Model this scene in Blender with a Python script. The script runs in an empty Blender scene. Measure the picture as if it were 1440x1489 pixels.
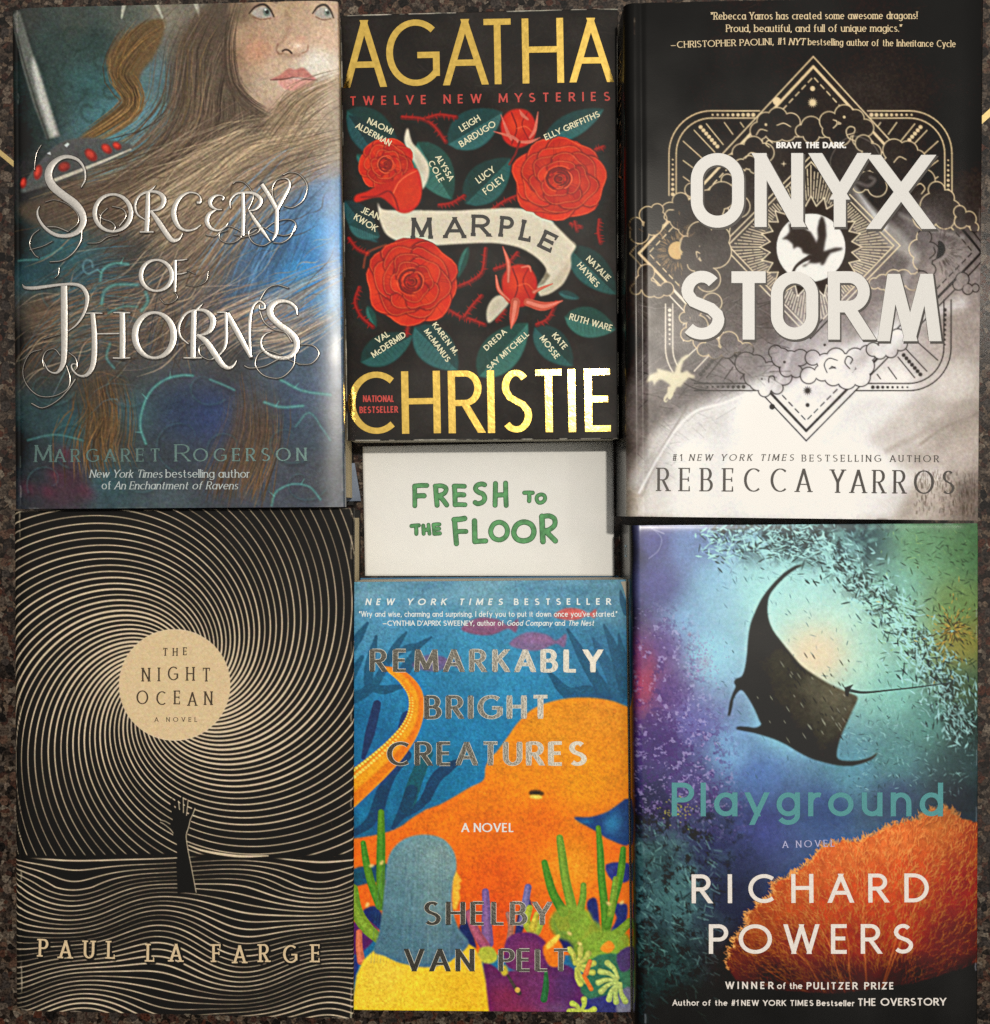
import bpy, math
import numpy as np

# ------------------------------------------------------------------ scene: camera, world, lamps, exposure
scene = bpy.context.scene
COL = scene.collection
S = 0.000333            # metres per photograph pixel on the floor
CAM_H = 0.50            # phone held half a metre above the floor
cam_d = bpy.data.cameras.new('camera')
cam = bpy.data.objects.new('camera', cam_d)
COL.objects.link(cam)
cam.location = (0, 0, CAM_H)
cam_d.sensor_fit = 'HORIZONTAL'
cam_d.angle = 2 * math.atan(720 * S / CAM_H)
cam_d.clip_start = 0.01
cam_d.clip_end = 50
scene.camera = cam

world = bpy.data.worlds.new('World')
scene.world = world
world.use_nodes = True
wn, wl = world.node_tree.nodes, world.node_tree.links
bg = wn['Background']
# dim room: pale ceiling overhead, darker walls, the photographer's dark side towards -Y
tc = wn.new('ShaderNodeTexCoord')
sep = wn.new('ShaderNodeSeparateXYZ')
wl.new(tc.outputs['Generated'], sep.inputs[0])
rz = wn.new('ShaderNodeMapRange')
rz.inputs['From Min'].default_value = 0.30; rz.inputs['From Max'].default_value = 0.92
rz.inputs['To Min'].default_value = 0.08; rz.inputs['To Max'].default_value = 0.78
wl.new(sep.outputs['Z'], rz.inputs['Value'])


def _map(sock, a, b, lo, hi):
    m = wn.new('ShaderNodeMapRange'); m.interpolation_type = 'SMOOTHSTEP'
    for k, v in (('From Min', a), ('From Max', b), ('To Min', lo), ('To Max', hi)):
        m.inputs[k].default_value = v
    wl.new(sock, m.inputs['Value']); return m.outputs[0]


def _op(kind, a, b):
    m = wn.new('ShaderNodeMath'); m.operation = kind
    wl.new(a, m.inputs[0]); wl.new(b, m.inputs[1]); return m.outputs[0]


# the ceiling shows past the photographer's right shoulder; head, arms and body are dark
past = _op('MULTIPLY', _map(sep.outputs['X'], -0.02, 0.06, 0.06, 1.55), _map(sep.outputs['Y'], -0.36, -0.27, 0.12, 1.0))
body = _op('MAXIMUM', _map(sep.outputs['Y'], -0.12, 0.02, 0.06, 1.0), past)
wl.new(_op('MULTIPLY', rz.outputs[0], body), bg.inputs['Strength'])
bg.inputs['Color'].default_value = (1.0, 0.95, 0.87, 1)


def area_lamp(name, loc, size, energy, colour):
    d = bpy.data.lights.new(name, 'AREA')
    d.shape = 'DISK'; d.size = size; d.energy = energy; d.color = colour
    o = bpy.data.objects.new(name, d); COL.objects.link(o)
    o.location = loc
    o.rotation_euler = (-np.array(loc)).tolist() and __import__('mathutils').Vector([-c for c in loc]).to_track_quat('-Z', 'Y').to_euler()
    return o


area_lamp('ceiling_lamp', (0.31, 0.46, 2.3), 0.07, 33.0, (1.0, 0.92, 0.80))
area_lamp('second_ceiling_lamp', (1.36, 0.60, 2.35), 0.20, 3.5, (1.0, 0.95, 0.86))

scene.view_settings.view_transform = 'Standard'
scene.view_settings.look = 'None'
scene.view_settings.exposure = 0.0
scene.view_settings.gamma = 1.0
scene.view_settings.use_curve_mapping = False
scene.render.engine = 'CYCLES'
scene.cycles.use_denoising = False
scene.cycles.max_bounces = 6
scene.render.film_transparent = False

RNG = np.random.default_rng(7)
LIGHT = np.array([1.0, 0.93, 0.83])      # what the lamps give a white sheet, per channel
VEIL = 0.012


# ------------------------------------------------------------------ small helpers
def lin(c):
    c = np.asarray(c, float) / 255.0
    return np.where(c <= 0.04045, c / 12.92, ((c + 0.055) / 1.055) ** 2.4)


def albedo(c, veil=VEIL):
    """the printed ink that shows as colour c (0..255) under these lamps"""
    return np.clip((lin(c) - veil) / LIGHT, 0.004, 0.88)


def P(px, py, z=0.0):
    f = S * (CAM_H - z) / CAM_H
    return ((px - 720.0) * f, (744.5 - py) * f, z)


def spl(pts, n=8, closed=False):
    """Catmull-Rom through pts (any number of columns)"""
    p = np.asarray(pts, float)
    if len(p) < 3 and not closed:
        t = np.linspace(0, 1, n + 1)[:, None]
        return p[0] * (1 - t) + p[-1] * t
    if closed:
        q = np.vstack([p[-1], p, p[0], p[1]])
    else:
        q = np.vstack([2 * p[0] - p[1], p, 2 * p[-1] - p[-2]])
    out = []
    t = np.linspace(0, 1, n, endpoint=False)[:, None]
    for i in range(1, len(q) - 2):
        a, b, c, d = q[i - 1], q[i], q[i + 1], q[i + 2]
        out.append(0.5 * (2 * b + (c - a) * t + (2 * a - 5 * b + 4 * c - d) * t ** 2 + (3 * b - a - 3 * c + d) * t ** 3))
    r = np.vstack(out)
    return r if closed else np.vstack([r, p[-1]])


def box_blur(a, r):
    r = int(max(1, round(r)))
    for ax in (0, 1):
        p = np.pad(a, [(r + 1, r) if k == ax else (0, 0) for k in range(a.ndim)], mode='edge')
        c = np.cumsum(p, axis=ax, dtype=np.float64)
        n = 2 * r + 1
        if ax == 0:
            a = (c[n:] - c[:-n]) / n
        else:
            a = (c[:, n:] - c[:, :-n]) / n
    return a


def soft(a, s):
    if s <= 0:
        return a
    r = max(1, s * 0.62)
    return box_blur(box_blur(a, r), r)


class Canvas:
    """ink on paper: an array of printed colours over one cover, addressed in photograph pixels"""

    def __init__(self, x0, y0, x1, y1, k=1.0, seed=1):
        self.x0, self.y0, self.k = x0, y0, k
        self.w, self.h = int((x1 - x0) * k), int((y1 - y0) * k)
        xs = x0 + (np.arange(self.w) + 0.5) / k
        ys = y0 + (np.arange(self.h) + 0.5) / k
        self.X, self.Y = np.meshgrid(xs, ys)
        self.im = np.zeros((self.h, self.w, 3))
        self.rng = np.random.default_rng(seed)

    def field(self, pts, p=3.2, eps=14.0):
        a = np.asarray(pts, float)
        st = 4
        X, Y = self.X[::st, ::st], self.Y[::st, ::st]
        W = np.zeros(X.shape); C = np.zeros(X.shape + (3,))
        for x, y, r, g, b in a:
            w = 1.0 / ((X - x) ** 2 + (Y - y) ** 2 + eps ** 2) ** (p / 2)
            W += w; C += w[..., None] * np.array([r, g, b])
        C /= W[..., None]
        C = np.repeat(np.repeat(C, st, 0), st, 1)[:self.h, :self.w]
        return soft(C, 3)

    def noise(self, scale, octaves=4, gain=0.55, sx=1.0, sy=1.0, ang=0.0):
        """value noise, 0..1, about 0.5"""
        out = np.zeros((self.h, self.w)); amp = 1; tot = 0
        ca, sa = math.cos(ang), math.sin(ang)
        U0, V0 = (self.X * ca + self.Y * sa) / sx, (-self.X * sa + self.Y * ca) / sy
        for o in range(octaves):
            U, V = U0 / scale, V0 / scale
            U = U - U.min(); V = V - V.min()
            g = self.rng.random((int(V.max()) + 3, int(U.max()) + 3))
            i, j = V.astype(int), U.astype(int)
            f, e = V - i, U - j
            f = f * f * (3 - 2 * f); e = e * e * (3 - 2 * e)
            out += amp * ((g[i, j] * (1 - e) + g[i, j + 1] * e) * (1 - f) + (g[i + 1, j] * (1 - e) + g[i + 1, j + 1] * e) * f)
            tot += amp; amp *= gain; scale *= 0.5
        return out / tot

    def _box(self, x0, y0, x1, y1):
        k = self.k
        a, b = max(0, int((x0 - self.x0) * k)), min(self.w, int((x1 - self.x0) * k) + 1)
        c, d = max(0, int((y0 - self.y0) * k)), min(self.h, int((y1 - self.y0) * k) + 1)
        return (slice(c, d), slice(a, b)) if b > a and d > c else None

    def mix(self, sl, m, col):
        m = m[..., None]
        col = np.asarray(col, float)
        self.im[sl] = self.im[sl] * (1 - m) + col * m

    def poly_mask(self, pts, blur=0):
        p = np.asarray(pts, float); k = self.k; pad = 2 + 2 * blur
        sl = self._box(p[:, 0].min() - pad, p[:, 1].min() - pad, p[:, 0].max() + pad, p[:, 1].max() + pad)
        if sl is None:
            return None, None
        h, w = sl[0].stop - sl[0].start, sl[1].stop - sl[1].start
        X = (p[:, 0] - self.x0) * k - sl[1].start
        Y = (p[:, 1] - self.y0) * k - sl[0].start
        X2, Y2 = np.roll(X, -1), np.roll(Y, -1)
        m = np.zeros((h, w)); SS = 3
        cols = np.arange(w)
        for r in range(h * SS):
            y = (r + 0.5) / SS
            hit = ((Y <= y) & (Y2 > y)) | ((Y2 <= y) & (Y > y))
            if not hit.any():
                continue
            xs = np.sort(X[hit] + (y - Y[hit]) / (Y2[hit] - Y[hit]) * (X2[hit] - X[hit]))
            for a, b in zip(xs[0::2], xs[1::2]):
                m[r // SS] += np.clip(np.minimum(cols + 1, b) - np.maximum(cols, a), 0, 1)
        m = np.clip(m / SS, 0, 1)
        return sl, (np.clip(soft(m, blur * k), 0, 1) if blur else m)

    def poly(self, pts, col, alpha=1.0, blur=0, smooth=0, field=None):
        if smooth:
            pts = spl(pts, smooth, closed=True)
        sl, m = self.poly_mask(pts, blur)
        if sl is None:
            return
        self.mix(sl, m * alpha, field[sl] if field is not None else col)

    def ell(self, cx, cy, rx, ry, col, alpha=1.0, rot=0.0, blur=0, field=None):
        t = np.linspace(0, 2 * math.pi, 40, endpoint=False)
        c, s = math.cos(rot), math.sin(rot)
        x, y = rx * np.cos(t), ry * np.sin(t)
        self.poly(np.c_[cx + x * c - y * s, cy + x * s + y * c], col, alpha, blur, field=field)

    def blob(self, cx, cy, rx, ry, col, alpha=1.0, rot=0.0):
        c, s = math.cos(rot), math.sin(rot)
        R = 2.4 * max(rx, ry)
        sl = self._box(cx - R, cy - R, cx + R, cy + R)
        if sl is None:
            return
        dx, dy = self.X[sl] - cx, self.Y[sl] - cy
        u, v = (dx * c + dy * s) / rx, (-dx * s + dy * c) / ry
        self.mix(sl, alpha * np.exp(-(u * u + v * v)), col)

    def stroke(self, pts, w, col, alpha=1.0, edge=0.0, smooth=0, dist=None):
        """soft-edged line; w one width or one per point; edge widens the soft rim"""
        p = np.asarray(pts, float)
        ww = np.broadcast_to(np.asarray(w, float), (len(p),))
        q = np.c_[p, ww]
        if smooth:
            q = spl(q, smooth)
        mx = q[:, 2].max() / 2 + 1.5 + edge
        sl = self._box(q[:, 0].min() - mx, q[:, 1].min() - mx, q[:, 0].max() + mx, q[:, 1].max() + mx)
        if sl is None:
            return
        m = np.zeros((sl[0].stop - sl[0].start, sl[1].stop - sl[1].start))
        k = self.k
        for a, b in zip(q[:-1], q[1:]):
            r = max(a[2], b[2]) / 2 + 1.5 + edge
            s2 = self._box(min(a[0], b[0]) - r, min(a[1], b[1]) - r, max(a[0], b[0]) + r, max(a[1], b[1]) + r)
            if s2 is None:
                continue
            dx, dy = self.X[s2] - a[0], self.Y[s2] - a[1]
            ex, ey = b[0] - a[0], b[1] - a[1]
            L = ex * ex + ey * ey + 1e-9
            t = np.clip((dx * ex + dy * ey) / L, 0, 1)
            d = np.hypot(dx - t * ex, dy - t * ey)
            half = (a[2] + (b[2] - a[2]) * t) / 2
            c = np.clip((half - d) / (1.0 / k + edge) + 0.5, 0, 1) * np.clip(half * 2 * k + 0.2, 0, 1)
            o0, o1 = s2[0].start - sl[0].start, s2[1].start - sl[1].start
            sub = m[o0:o0 + c.shape[0], o1:o1 + c.shape[1]]
            np.maximum(sub, c, out=sub)
        self.mix(sl, m * alpha, col)

    def strands(self, guide, spread, n, cols, w=(0.7, 2.4), alpha=(0.25, 0.75), jit=0.35, taper=True, smooth=5):
        """brushed hair: n fine lines running beside a guide curve"""
        g = spl(guide, 6)[:, :2]
        d = np.gradient(g, axis=0)
        nrm = np.c_[-d[:, 1], d[:, 0]] / (np.hypot(d[:, 0], d[:, 1])[:, None] + 1e-9)
        cols = np.asarray(cols, float); r = self.rng
        N = len(g)
        sp = np.broadcast_to(np.asarray(spread, float), (2,)) if np.ndim(spread) == 0 or len(np.atleast_1d(spread)) == 2 else np.asarray(spread, float)
        spr = np.interp(np.linspace(0, 1, N), np.linspace(0, 1, len(sp)), sp)
        for _ in range(n):
            o = r.normal(0, 0.5)
            o2 = o + r.normal(0, jit)
            i0 = int(r.uniform(0, 0.6) * N); i1 = min(N, i0 + int(r.uniform(0.25, 0.8) * N) + 4)
            seg = g[i0:i1:3]
            if len(seg) < 3:
                continue
            t = np.linspace(0, 1, len(seg))
            off = (o + (o2 - o) * t) * spr[i0:i1:3]
            q = seg + nrm[i0:i1:3] * off[:, None]
            wd = r.uniform(*w) * (np.sin(np.pi * np.clip(t, 0.06, 0.94)) if taper else np.ones(len(t)))
            c = cols[r.integers(len(cols))] * r.uniform(0.68, 1.28)
            self.stroke(q, wd, c, r.uniform(*alpha), edge=0.6)

    def grain(self, a=0.05, cell=0.0):
        g = self.rng.normal(0, 1, (self.h, self.w))
        g = g * 0.6 + soft(self.rng.normal(0, 1, (self.h, self.w)), 1.2) * 1.3
        a = a * (1.35 - 0.85 * self.im / 255)
        self.im *= 1 + a * g[..., None]
        c = soft(self.rng.normal(0, 1, (self.h, self.w, 3)), 1.2)
        self.im *= 1 + a * 0.9 * c
        self.im = np.clip(self.im, 0, 255)

    def worn_edges(self, sf, n=18, col=(190, 182, 168), amount=.7):
        """rubbed corners and little nicks along the rim of a cover"""
        r = self.rng; q = sf.q
        for i in range(4):
            a, b = q[i], q[(i + 1) % 4]
            for _ in range(n):
                t = r.uniform(0, 1) if r.random() < .6 else abs(r.normal(0, .03)) if r.random() < .5 else 1 - abs(r.normal(0, .03))
                L = r.uniform(.004, .03)
                p0, p1 = a + (b - a) * t, a + (b - a) * np.clip(t + L, 0, 1)
                self.stroke([p0, (p0 + p1) / 2 + r.normal(0, .6, 2), p1], r.uniform(.8, 2.6), col, amount * r.uniform(.3, 1), edge=.4)

    def crisp(self, a=0.5, s=3.0):
        self.im = np.clip(self.im + a * (self.im - soft(self.im, s)) + .35 * a * (self.im - soft(self.im, 10)), 2, 254)

    def scuffs(self, sf, n=40, col=(170, 164, 156), al=(.04, .16)):
        r = self.rng
        x0, y0 = sf.q.min(0); x1, y1 = sf.q.max(0)
        for _ in range(n):
            x, y = r.uniform(x0, x1), r.uniform(y0, y1); a = r.normal(.2, .7); L = r.uniform(5, 46)
            self.stroke([(x, y), (x + L * .5 * math.cos(a), y + L * .5 * math.sin(a) + r.normal(0, 1)), (x + L * math.cos(a), y + L * math.sin(a))], [.4, .9, .3], col, r.uniform(*al), edge=.4)

    def sample(self, px, py, arr):
        u = np.clip((px - self.x0) * self.k - 0.5, 0, self.w - 1.001)
        v = np.clip((py - self.y0) * self.k - 0.5, 0, self.h - 1.001)
        i, j = v.astype(int), u.astype(int)
        f, e = (v - i)[..., None], (u - j)[..., None]
        return (arr[i, j] * (1 - e) + arr[i, j + 1] * e) * (1 - f) + (arr[i + 1, j] * (1 - e) + arr[i + 1, j + 1] * e) * f


# ------------------------------------------------------------------ materials
def new_mat(name):
    m = bpy.data.materials.new(name); m.use_nodes = True
    return m, m.node_tree.nodes, m.node_tree.links, m.node_tree.nodes['Principled BSDF']


def ink_mat(name, rough=0.35, spec=0.5, coat=0.0, coat_rough=0.15, bump=0.02, bump_scale=900, smudge=0.08, wave=0.03):
    """printed paper: ink colour from the mesh, laminate with faint orange-peel and rubbed patches"""
    m, n, l, b = new_mat(name)
    a = n.new('ShaderNodeVertexColor'); a.layer_name = 'ink'
    l.new(a.outputs['Color'], b.inputs['Base Color'])
    b.inputs['Specular IOR Level'].default_value = spec
    b.inputs['Coat Weight'].default_value = coat
    b.inputs['Coat Roughness'].default_value = coat_rough
    t = n.new('ShaderNodeTexCoord')
    ns = n.new('ShaderNodeTexNoise'); ns.inputs['Scale'].default_value = 28; ns.inputs['Detail'].default_value = 5
    l.new(t.outputs['Object'], ns.inputs['Vector'])
    mr = n.new('ShaderNodeMapRange')
    mr.inputs['From Min'].default_value = 0.3; mr.inputs['From Max'].default_value = 0.7
    mr.inputs['To Min'].default_value = rough - smudge; mr.inputs['To Max'].default_value = rough + smudge
    l.new(ns.outputs['Fac'], mr.inputs['Value']); l.new(mr.outputs[0], b.inputs['Roughness'])
    n2 = n.new('ShaderNodeTexNoise'); n2.inputs['Scale'].default_value = bump_scale; n2.inputs['Detail'].default_value = 3
    l.new(t.outputs['Object'], n2.inputs['Vector'])
    n3 = n.new('ShaderNodeTexNoise'); n3.inputs['Scale'].default_value = 40; n3.inputs['Detail'].default_value = 2
    l.new(t.outputs['Object'], n3.inputs['Vector'])
    bp = n.new('ShaderNodeBump'); bp.inputs['Strength'].default_value = bump; bp.inputs['Distance'].default_value = 0.0004
    l.new(n2.outputs['Fac'], bp.inputs['Height'])
    bp2 = n.new('ShaderNodeBump'); bp2.inputs['Strength'].default_value = wave; bp2.inputs['Distance'].default_value = 0.001
    l.new(n3.outputs['Fac'], bp2.inputs['Height']); l.new(bp.outputs[0], bp2.inputs['Normal'])
    l.new(bp2.outputs[0], b.inputs['Normal']); l.new(bp2.outputs[0], b.inputs['Coat Normal'])
    return m


def flat_mat(name, col, rough=0.5, metal=0.0, var=0.12, scale=1500, bump=0.0, spec=0.5, raw=False, bscale=900):
    """lettering ink, foil, board: one colour with a fine grain"""
    m, n, l, b = new_mat(name)
    c = np.asarray(col, float) if raw else albedo(col)
    t = n.new('ShaderNodeTexCoord')
    ns = n.new('ShaderNodeTexNoise'); ns.inputs['Scale'].default_value = scale; ns.inputs['Detail'].default_value = 4
    l.new(t.outputs['Object'], ns.inputs['Vector'])
    r = n.new('ShaderNodeValToRGB')
    r.color_ramp.elements[0].position = 0.3; r.color_ramp.elements[1].position = 0.7
    r.color_ramp.elements[0].color = (*np.clip(c * (1 - var), 0, 1), 1)
    r.color_ramp.elements[1].color = (*np.clip(c * (1 + var), 0, 1), 1)
    l.new(ns.outputs['Fac'], r.inputs[0]); l.new(r.outputs[0], b.inputs['Base Color'])
    b.inputs['Metallic'].default_value = metal
    b.inputs['Specular IOR Level'].default_value = spec
    b.inputs['Roughness'].default_value = rough
    if bump:
        n2 = n.new('ShaderNodeTexNoise'); n2.inputs['Scale'].default_value = bscale; n2.inputs['Detail'].default_value = 3
        l.new(t.outputs['Object'], n2.inputs['Vector'])
        bp = n.new('ShaderNodeBump'); bp.inputs['Strength'].default_value = bump; bp.inputs['Distance'].default_value = 0.0005
        l.new(n2.outputs['Fac'], bp.inputs['Height']); l.new(bp.outputs[0], b.inputs['Normal'])
    return m


def page_mat(name, col):
    m, n, l, b = new_mat(name)
    t = n.new('ShaderNodeTexCoord')
    mp = n.new('ShaderNodeMapping'); mp.inputs['Scale'].default_value = (6, 6, 4200)
    l.new(t.outputs['Object'], mp.inputs[0])
    ns = n.new('ShaderNodeTexNoise'); ns.inputs['Scale'].default_value = 1.0; ns.inputs['Detail'].default_value = 2
    l.new(mp.outputs[0], ns.inputs['Vector'])
    r = n.new('ShaderNodeValToRGB')
    c = albedo(col)
    r.color_ramp.elements[0].position = 0.34; r.color_ramp.elements[1].position = 0.6
    r.color_ramp.elements[0].color = (*(c * 0.5), 1); r.color_ramp.elements[1].color = (*c, 1)
    l.new(ns.outputs['Fac'], r.inputs[0]); l.new(r.outputs[0], b.inputs['Base Color'])
    b.inputs['Roughness'].default_value = 0.9
    return m


# ------------------------------------------------------------------ objects
def empty(name, loc, label, cat, group=None):
    o = bpy.data.objects.new(name, None); COL.objects.link(o)
    o.location = loc; o.empty_display_size = 0.02
    o['label'] = label; o['category'] = cat
    if group:
        o['group'] = group
    return o


def mesh_obj(name, V, F, mat, parent=None, ink=None, smooth=False):
    V = np.asarray(V, np.float64)
    org = np.array(parent.location) if parent is not None else np.zeros(3)
    me = bpy.data.meshes.new(name)
    F = np.asarray(F, np.int32)
    k = F.shape[1]
    me.vertices.add(len(V)); me.loops.add(F.size); me.polygons.add(len(F))
    me.vertices.foreach_set('co', (V - org).astype(np.float32).ravel())
    me.loops.foreach_set('vertex_index', F.ravel())
    me.polygons.foreach_set('loop_start', np.arange(0, F.size, k, dtype=np.int32))
    me.polygons.foreach_set('use_smooth', np.full(len(F), smooth, dtype=bool))
    me.update(calc_edges=True)
    if ink is not None:
        a = me.color_attributes.new('ink', 'FLOAT_COLOR', 'POINT')
        rgba = np.ones((len(V), 4), np.float32); rgba[:, :3] = ink
        a.data.foreach_set('color', rgba.ravel())
    me.materials.append(mat)
    o = bpy.data.objects.new(name, me); COL.objects.link(o)
    if parent is not None:
        o.parent = parent
    return o


def prism(name, quad, z0, z1, mat, parent=None, bevel=0.0):
    """solid block over a four-cornered outline of world points, corners slightly rounded"""
    q = np.asarray(quad, float)
    if bevel:
        out = []
        for i in range(4):
            a, b, c = q[i - 1], q[i], q[(i + 1) % 4]
            u, v = (a - b) / np.linalg.norm(a - b), (c - b) / np.linalg.norm(c - b)
            for t in np.linspace(0, 1, 5):
                out.append(b + u * bevel * (1 - t) ** 2 + v * bevel * t ** 2)
        q = np.array(out)
    n = len(q)
    rim = min(0.0004, (z1 - z0) * 0.3)
    cen = q.mean(0)
    q2 = cen + (q - cen) * (1 - rim / np.linalg.norm(q[0] - cen))
    rings = [np.c_[q2, np.full(n, z0)], np.c_[q, np.full(n, z0 + rim)], np.c_[q, np.full(n, z1 - rim)], np.c_[q2, np.full(n, z1)]]
    V = np.vstack(rings + [[*cen, z0]], ) if False else np.vstack(rings + [np.array([[*cen, z0], [*cen, z1]])])
    F = []
    for r in range(3):
        for i in range(n):
            j = (i + 1) % n
            F.append((r * n + i, r * n + j, (r + 1) * n + j, (r + 1) * n + i))
    for i in range(0, n - 1 if n % 2 else n, 1):
        j = (i + 1) % n
        F.append((4 * n, j, i, i)); F.append((4 * n + 1, 3 * n + i, 3 * n + j, 3 * n + j))
    return poly_obj(name, V, [tuple(dict.fromkeys(f)) for f in F], mat, parent)


def poly_obj(name, V, F, mat, parent=None, smooth=False):
    org = np.array(parent.location) if parent is not None else np.zeros(3)
    me = bpy.data.meshes.new(name)
    me.from_pydata([tuple(v) for v in (np.asarray(V) - org)], [], F)
    me.update()
    if smooth:
        me.polygons.foreach_set('use_smooth', np.ones(len(me.polygons), dtype=bool))
    me.materials.append(mat)
    o = bpy.data.objects.new(name, me); COL.objects.link(o)
    if parent is not None:
        o.parent = parent
    return o


class Surface:
    """the top face of a book: four corners in photograph pixels at height z, plus its gentle relief"""

    def __init__(self, tl, tr, br, bl, z, relief=None):
        self.q = np.array([tl, tr, br, bl], float); self.z = z; self.relief = relief

    def uv(self, px, py):
        tl, tr, br, bl = self.q
        t = (py - tl[1]) / (bl[1] - tl[1])
        xl = tl[0] + (bl[0] - tl[0]) * t
        t2 = (py - tr[1]) / (br[1] - tr[1])
        xr = tr[0] + (br[0] - tr[0]) * t2
        return px - xl, xr - px, py - tl[1], bl[1] - py

    def height(self, px, py):
        px, py = np.asarray(px, float), np.asarray(py, float)
        if self.relief is None:
            return np.full(px.shape, self.z)
        return self.z + self.relief(*self.uv(px, py))

    def world(self, px, py, dz=0.0):
        f = S * (CAM_H - self.z) / CAM_H
        return np.stack([(np.asarray(px) - 720.0) * f, (744.5 - np.asarray(py)) * f, self.height(px, py) + dz], -1)

    def corners(self, inset=0.0, dx=0.0, dy=0.0):
        """world outline (x, y) of the face, pulled in by inset metres per side (l, t, r, b)"""
        f = S * (CAM_H - self.z) / CAM_H
        l, t, r, b = np.broadcast_to(np.asarray(inset, float), (4,))
        q = np.c_[(self.q[:, 0] - 720) * f, (744.5 - self.q[:, 1]) * f]
        q = q + np.array([[l, -t], [-r, -t], [-r, b], [l, b]]) + np.array([dx, dy])
        return q[[0, 3, 2, 1]]


def cover(name, cv, sf, mat, parent, step=1.0, spine=None, fore=0.0046, skirt=None, bottom=0.001, gain=1.0, veil=VEIL):
    """printed cover sheet: face grid, wrapped round the spine on the left (spine=radius) and turned down at the right"""
    tl, tr, br, bl = sf.q
    nu = int(max(tr[0] - tl[0], br[0] - bl[0]) / step); nv = int(max(bl[1] - tl[1], br[1] - tr[1]) / step)
    u = np.linspace(0, 1, nu + 1)[None, :]; v = np.linspace(0, 1, nv + 1)[:, None]
    px = (tl[0] * (1 - u) + tr[0] * u) * (1 - v) + (bl[0] * (1 - u) + br[0] * u) * v
    py = (tl[1] * (1 - u) + tr[1] * u) * (1 - v) + (bl[1] * (1 - u) + br[1] * u) * v
    V = sf.world(px, py)
    sx, sy = px.copy(), py.copy()
    f = S * (CAM_H - sf.z) / CAM_H
    white = np.zeros(px.shape, bool)
    if spine:
        add, ax = [], []
        e = V[:, 0].copy(); zt = e[:, 2]
        arcs = np.linspace(90, 0, 12)[:-1] * math.pi / 180
        downs = np.linspace(1, 0, 60)[:-1]
        for d in downs:
            z = bottom + (zt - spine - bottom) * (1 - d)
            c = e.copy(); c[:, 0] -= spine; c[:, 2] = z
            add.append(c); ax.append(px[:, 0] - (spine * math.pi / 2 + (zt - spine - z)) / f)
        for a in arcs:
            c = e.copy(); c[:, 0] -= spine * math.sin(a); c[:, 2] = zt - spine + spine * math.cos(a)
            add.append(c); ax.append(px[:, 0] - spine * a / f)
        V = np.concatenate([np.stack(add, 1), V], 1)
        sx = np.concatenate([np.stack(ax, 1), sx], 1)
        sy = np.concatenate([np.repeat(py[:, :1], len(add), 1), sy], 1)
        white = np.zeros(sx.shape, bool)
    if fore:
        add, ax = [], []
        e = V[:, -1].copy(); r = 0.0009
        for a in np.linspace(0, 90, 5)[1:] * math.pi / 180:
            c = e.copy(); c[:, 0] += r * math.sin(a); c[:, 2] += -r + r * math.cos(a); add.append(c); ax.append(sx[:, -1] + r * a / f)
        c = add[-1].copy(); c[:, 2] = e[:, 2] - fore; add.append(c); ax.append(ax[-1] + fore / f)
        V = np.concatenate([V, np.stack(add, 1)], 1)
        sx = np.concatenate([sx, np.stack(ax, 1)], 1)
        sy = np.concatenate([sy, np.repeat(sy[:, -1:], len(add), 1)], 1)
        white = np.concatenate([white, np.zeros((white.shape[0], len(add)), bool)], 1)
    if skirt:
        def ring(a, b):
            return np.concatenate([a, b], 0)
        for side in range(4):
            V = np.rot90(V, 1, (0, 1)); sx = np.rot90(sx); sy = np.rot90(sy); white = np.rot90(white)
            c1 = V[:1].copy(); c1[..., 2] -= 0.00004
            c2 = V[:1].copy(); c2[..., 2] -= skirt
            V = np.concatenate([c2, c1, V], 0)
            sx = np.concatenate([sx[:1], sx[:1], sx], 0); sy = np.concatenate([sy[:1], sy[:1], sy], 0)
            w = np.ones((2, white.shape[1]), bool)
            white = np.concatenate([w, white], 0)
    h, w = sx.shape
    ink = np.clip((lin(cv.sample(sx, sy, cv.im)) - veil) / LIGHT * gain, 0.004, 0.88)
    if skirt:
        ink[white] = albedo((205, 196, 178))
    idx = np.arange(h * w).reshape(h, w)
    F = np.stack([idx[:-1, :-1], idx[1:, :-1], idx[1:, 1:], idx[:-1, 1:]], -1).reshape(-1, 4)
    return mesh_obj(name, V.reshape(-1, 3), F, mat, parent, ink.reshape(-1, 3), smooth=True)


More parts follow.
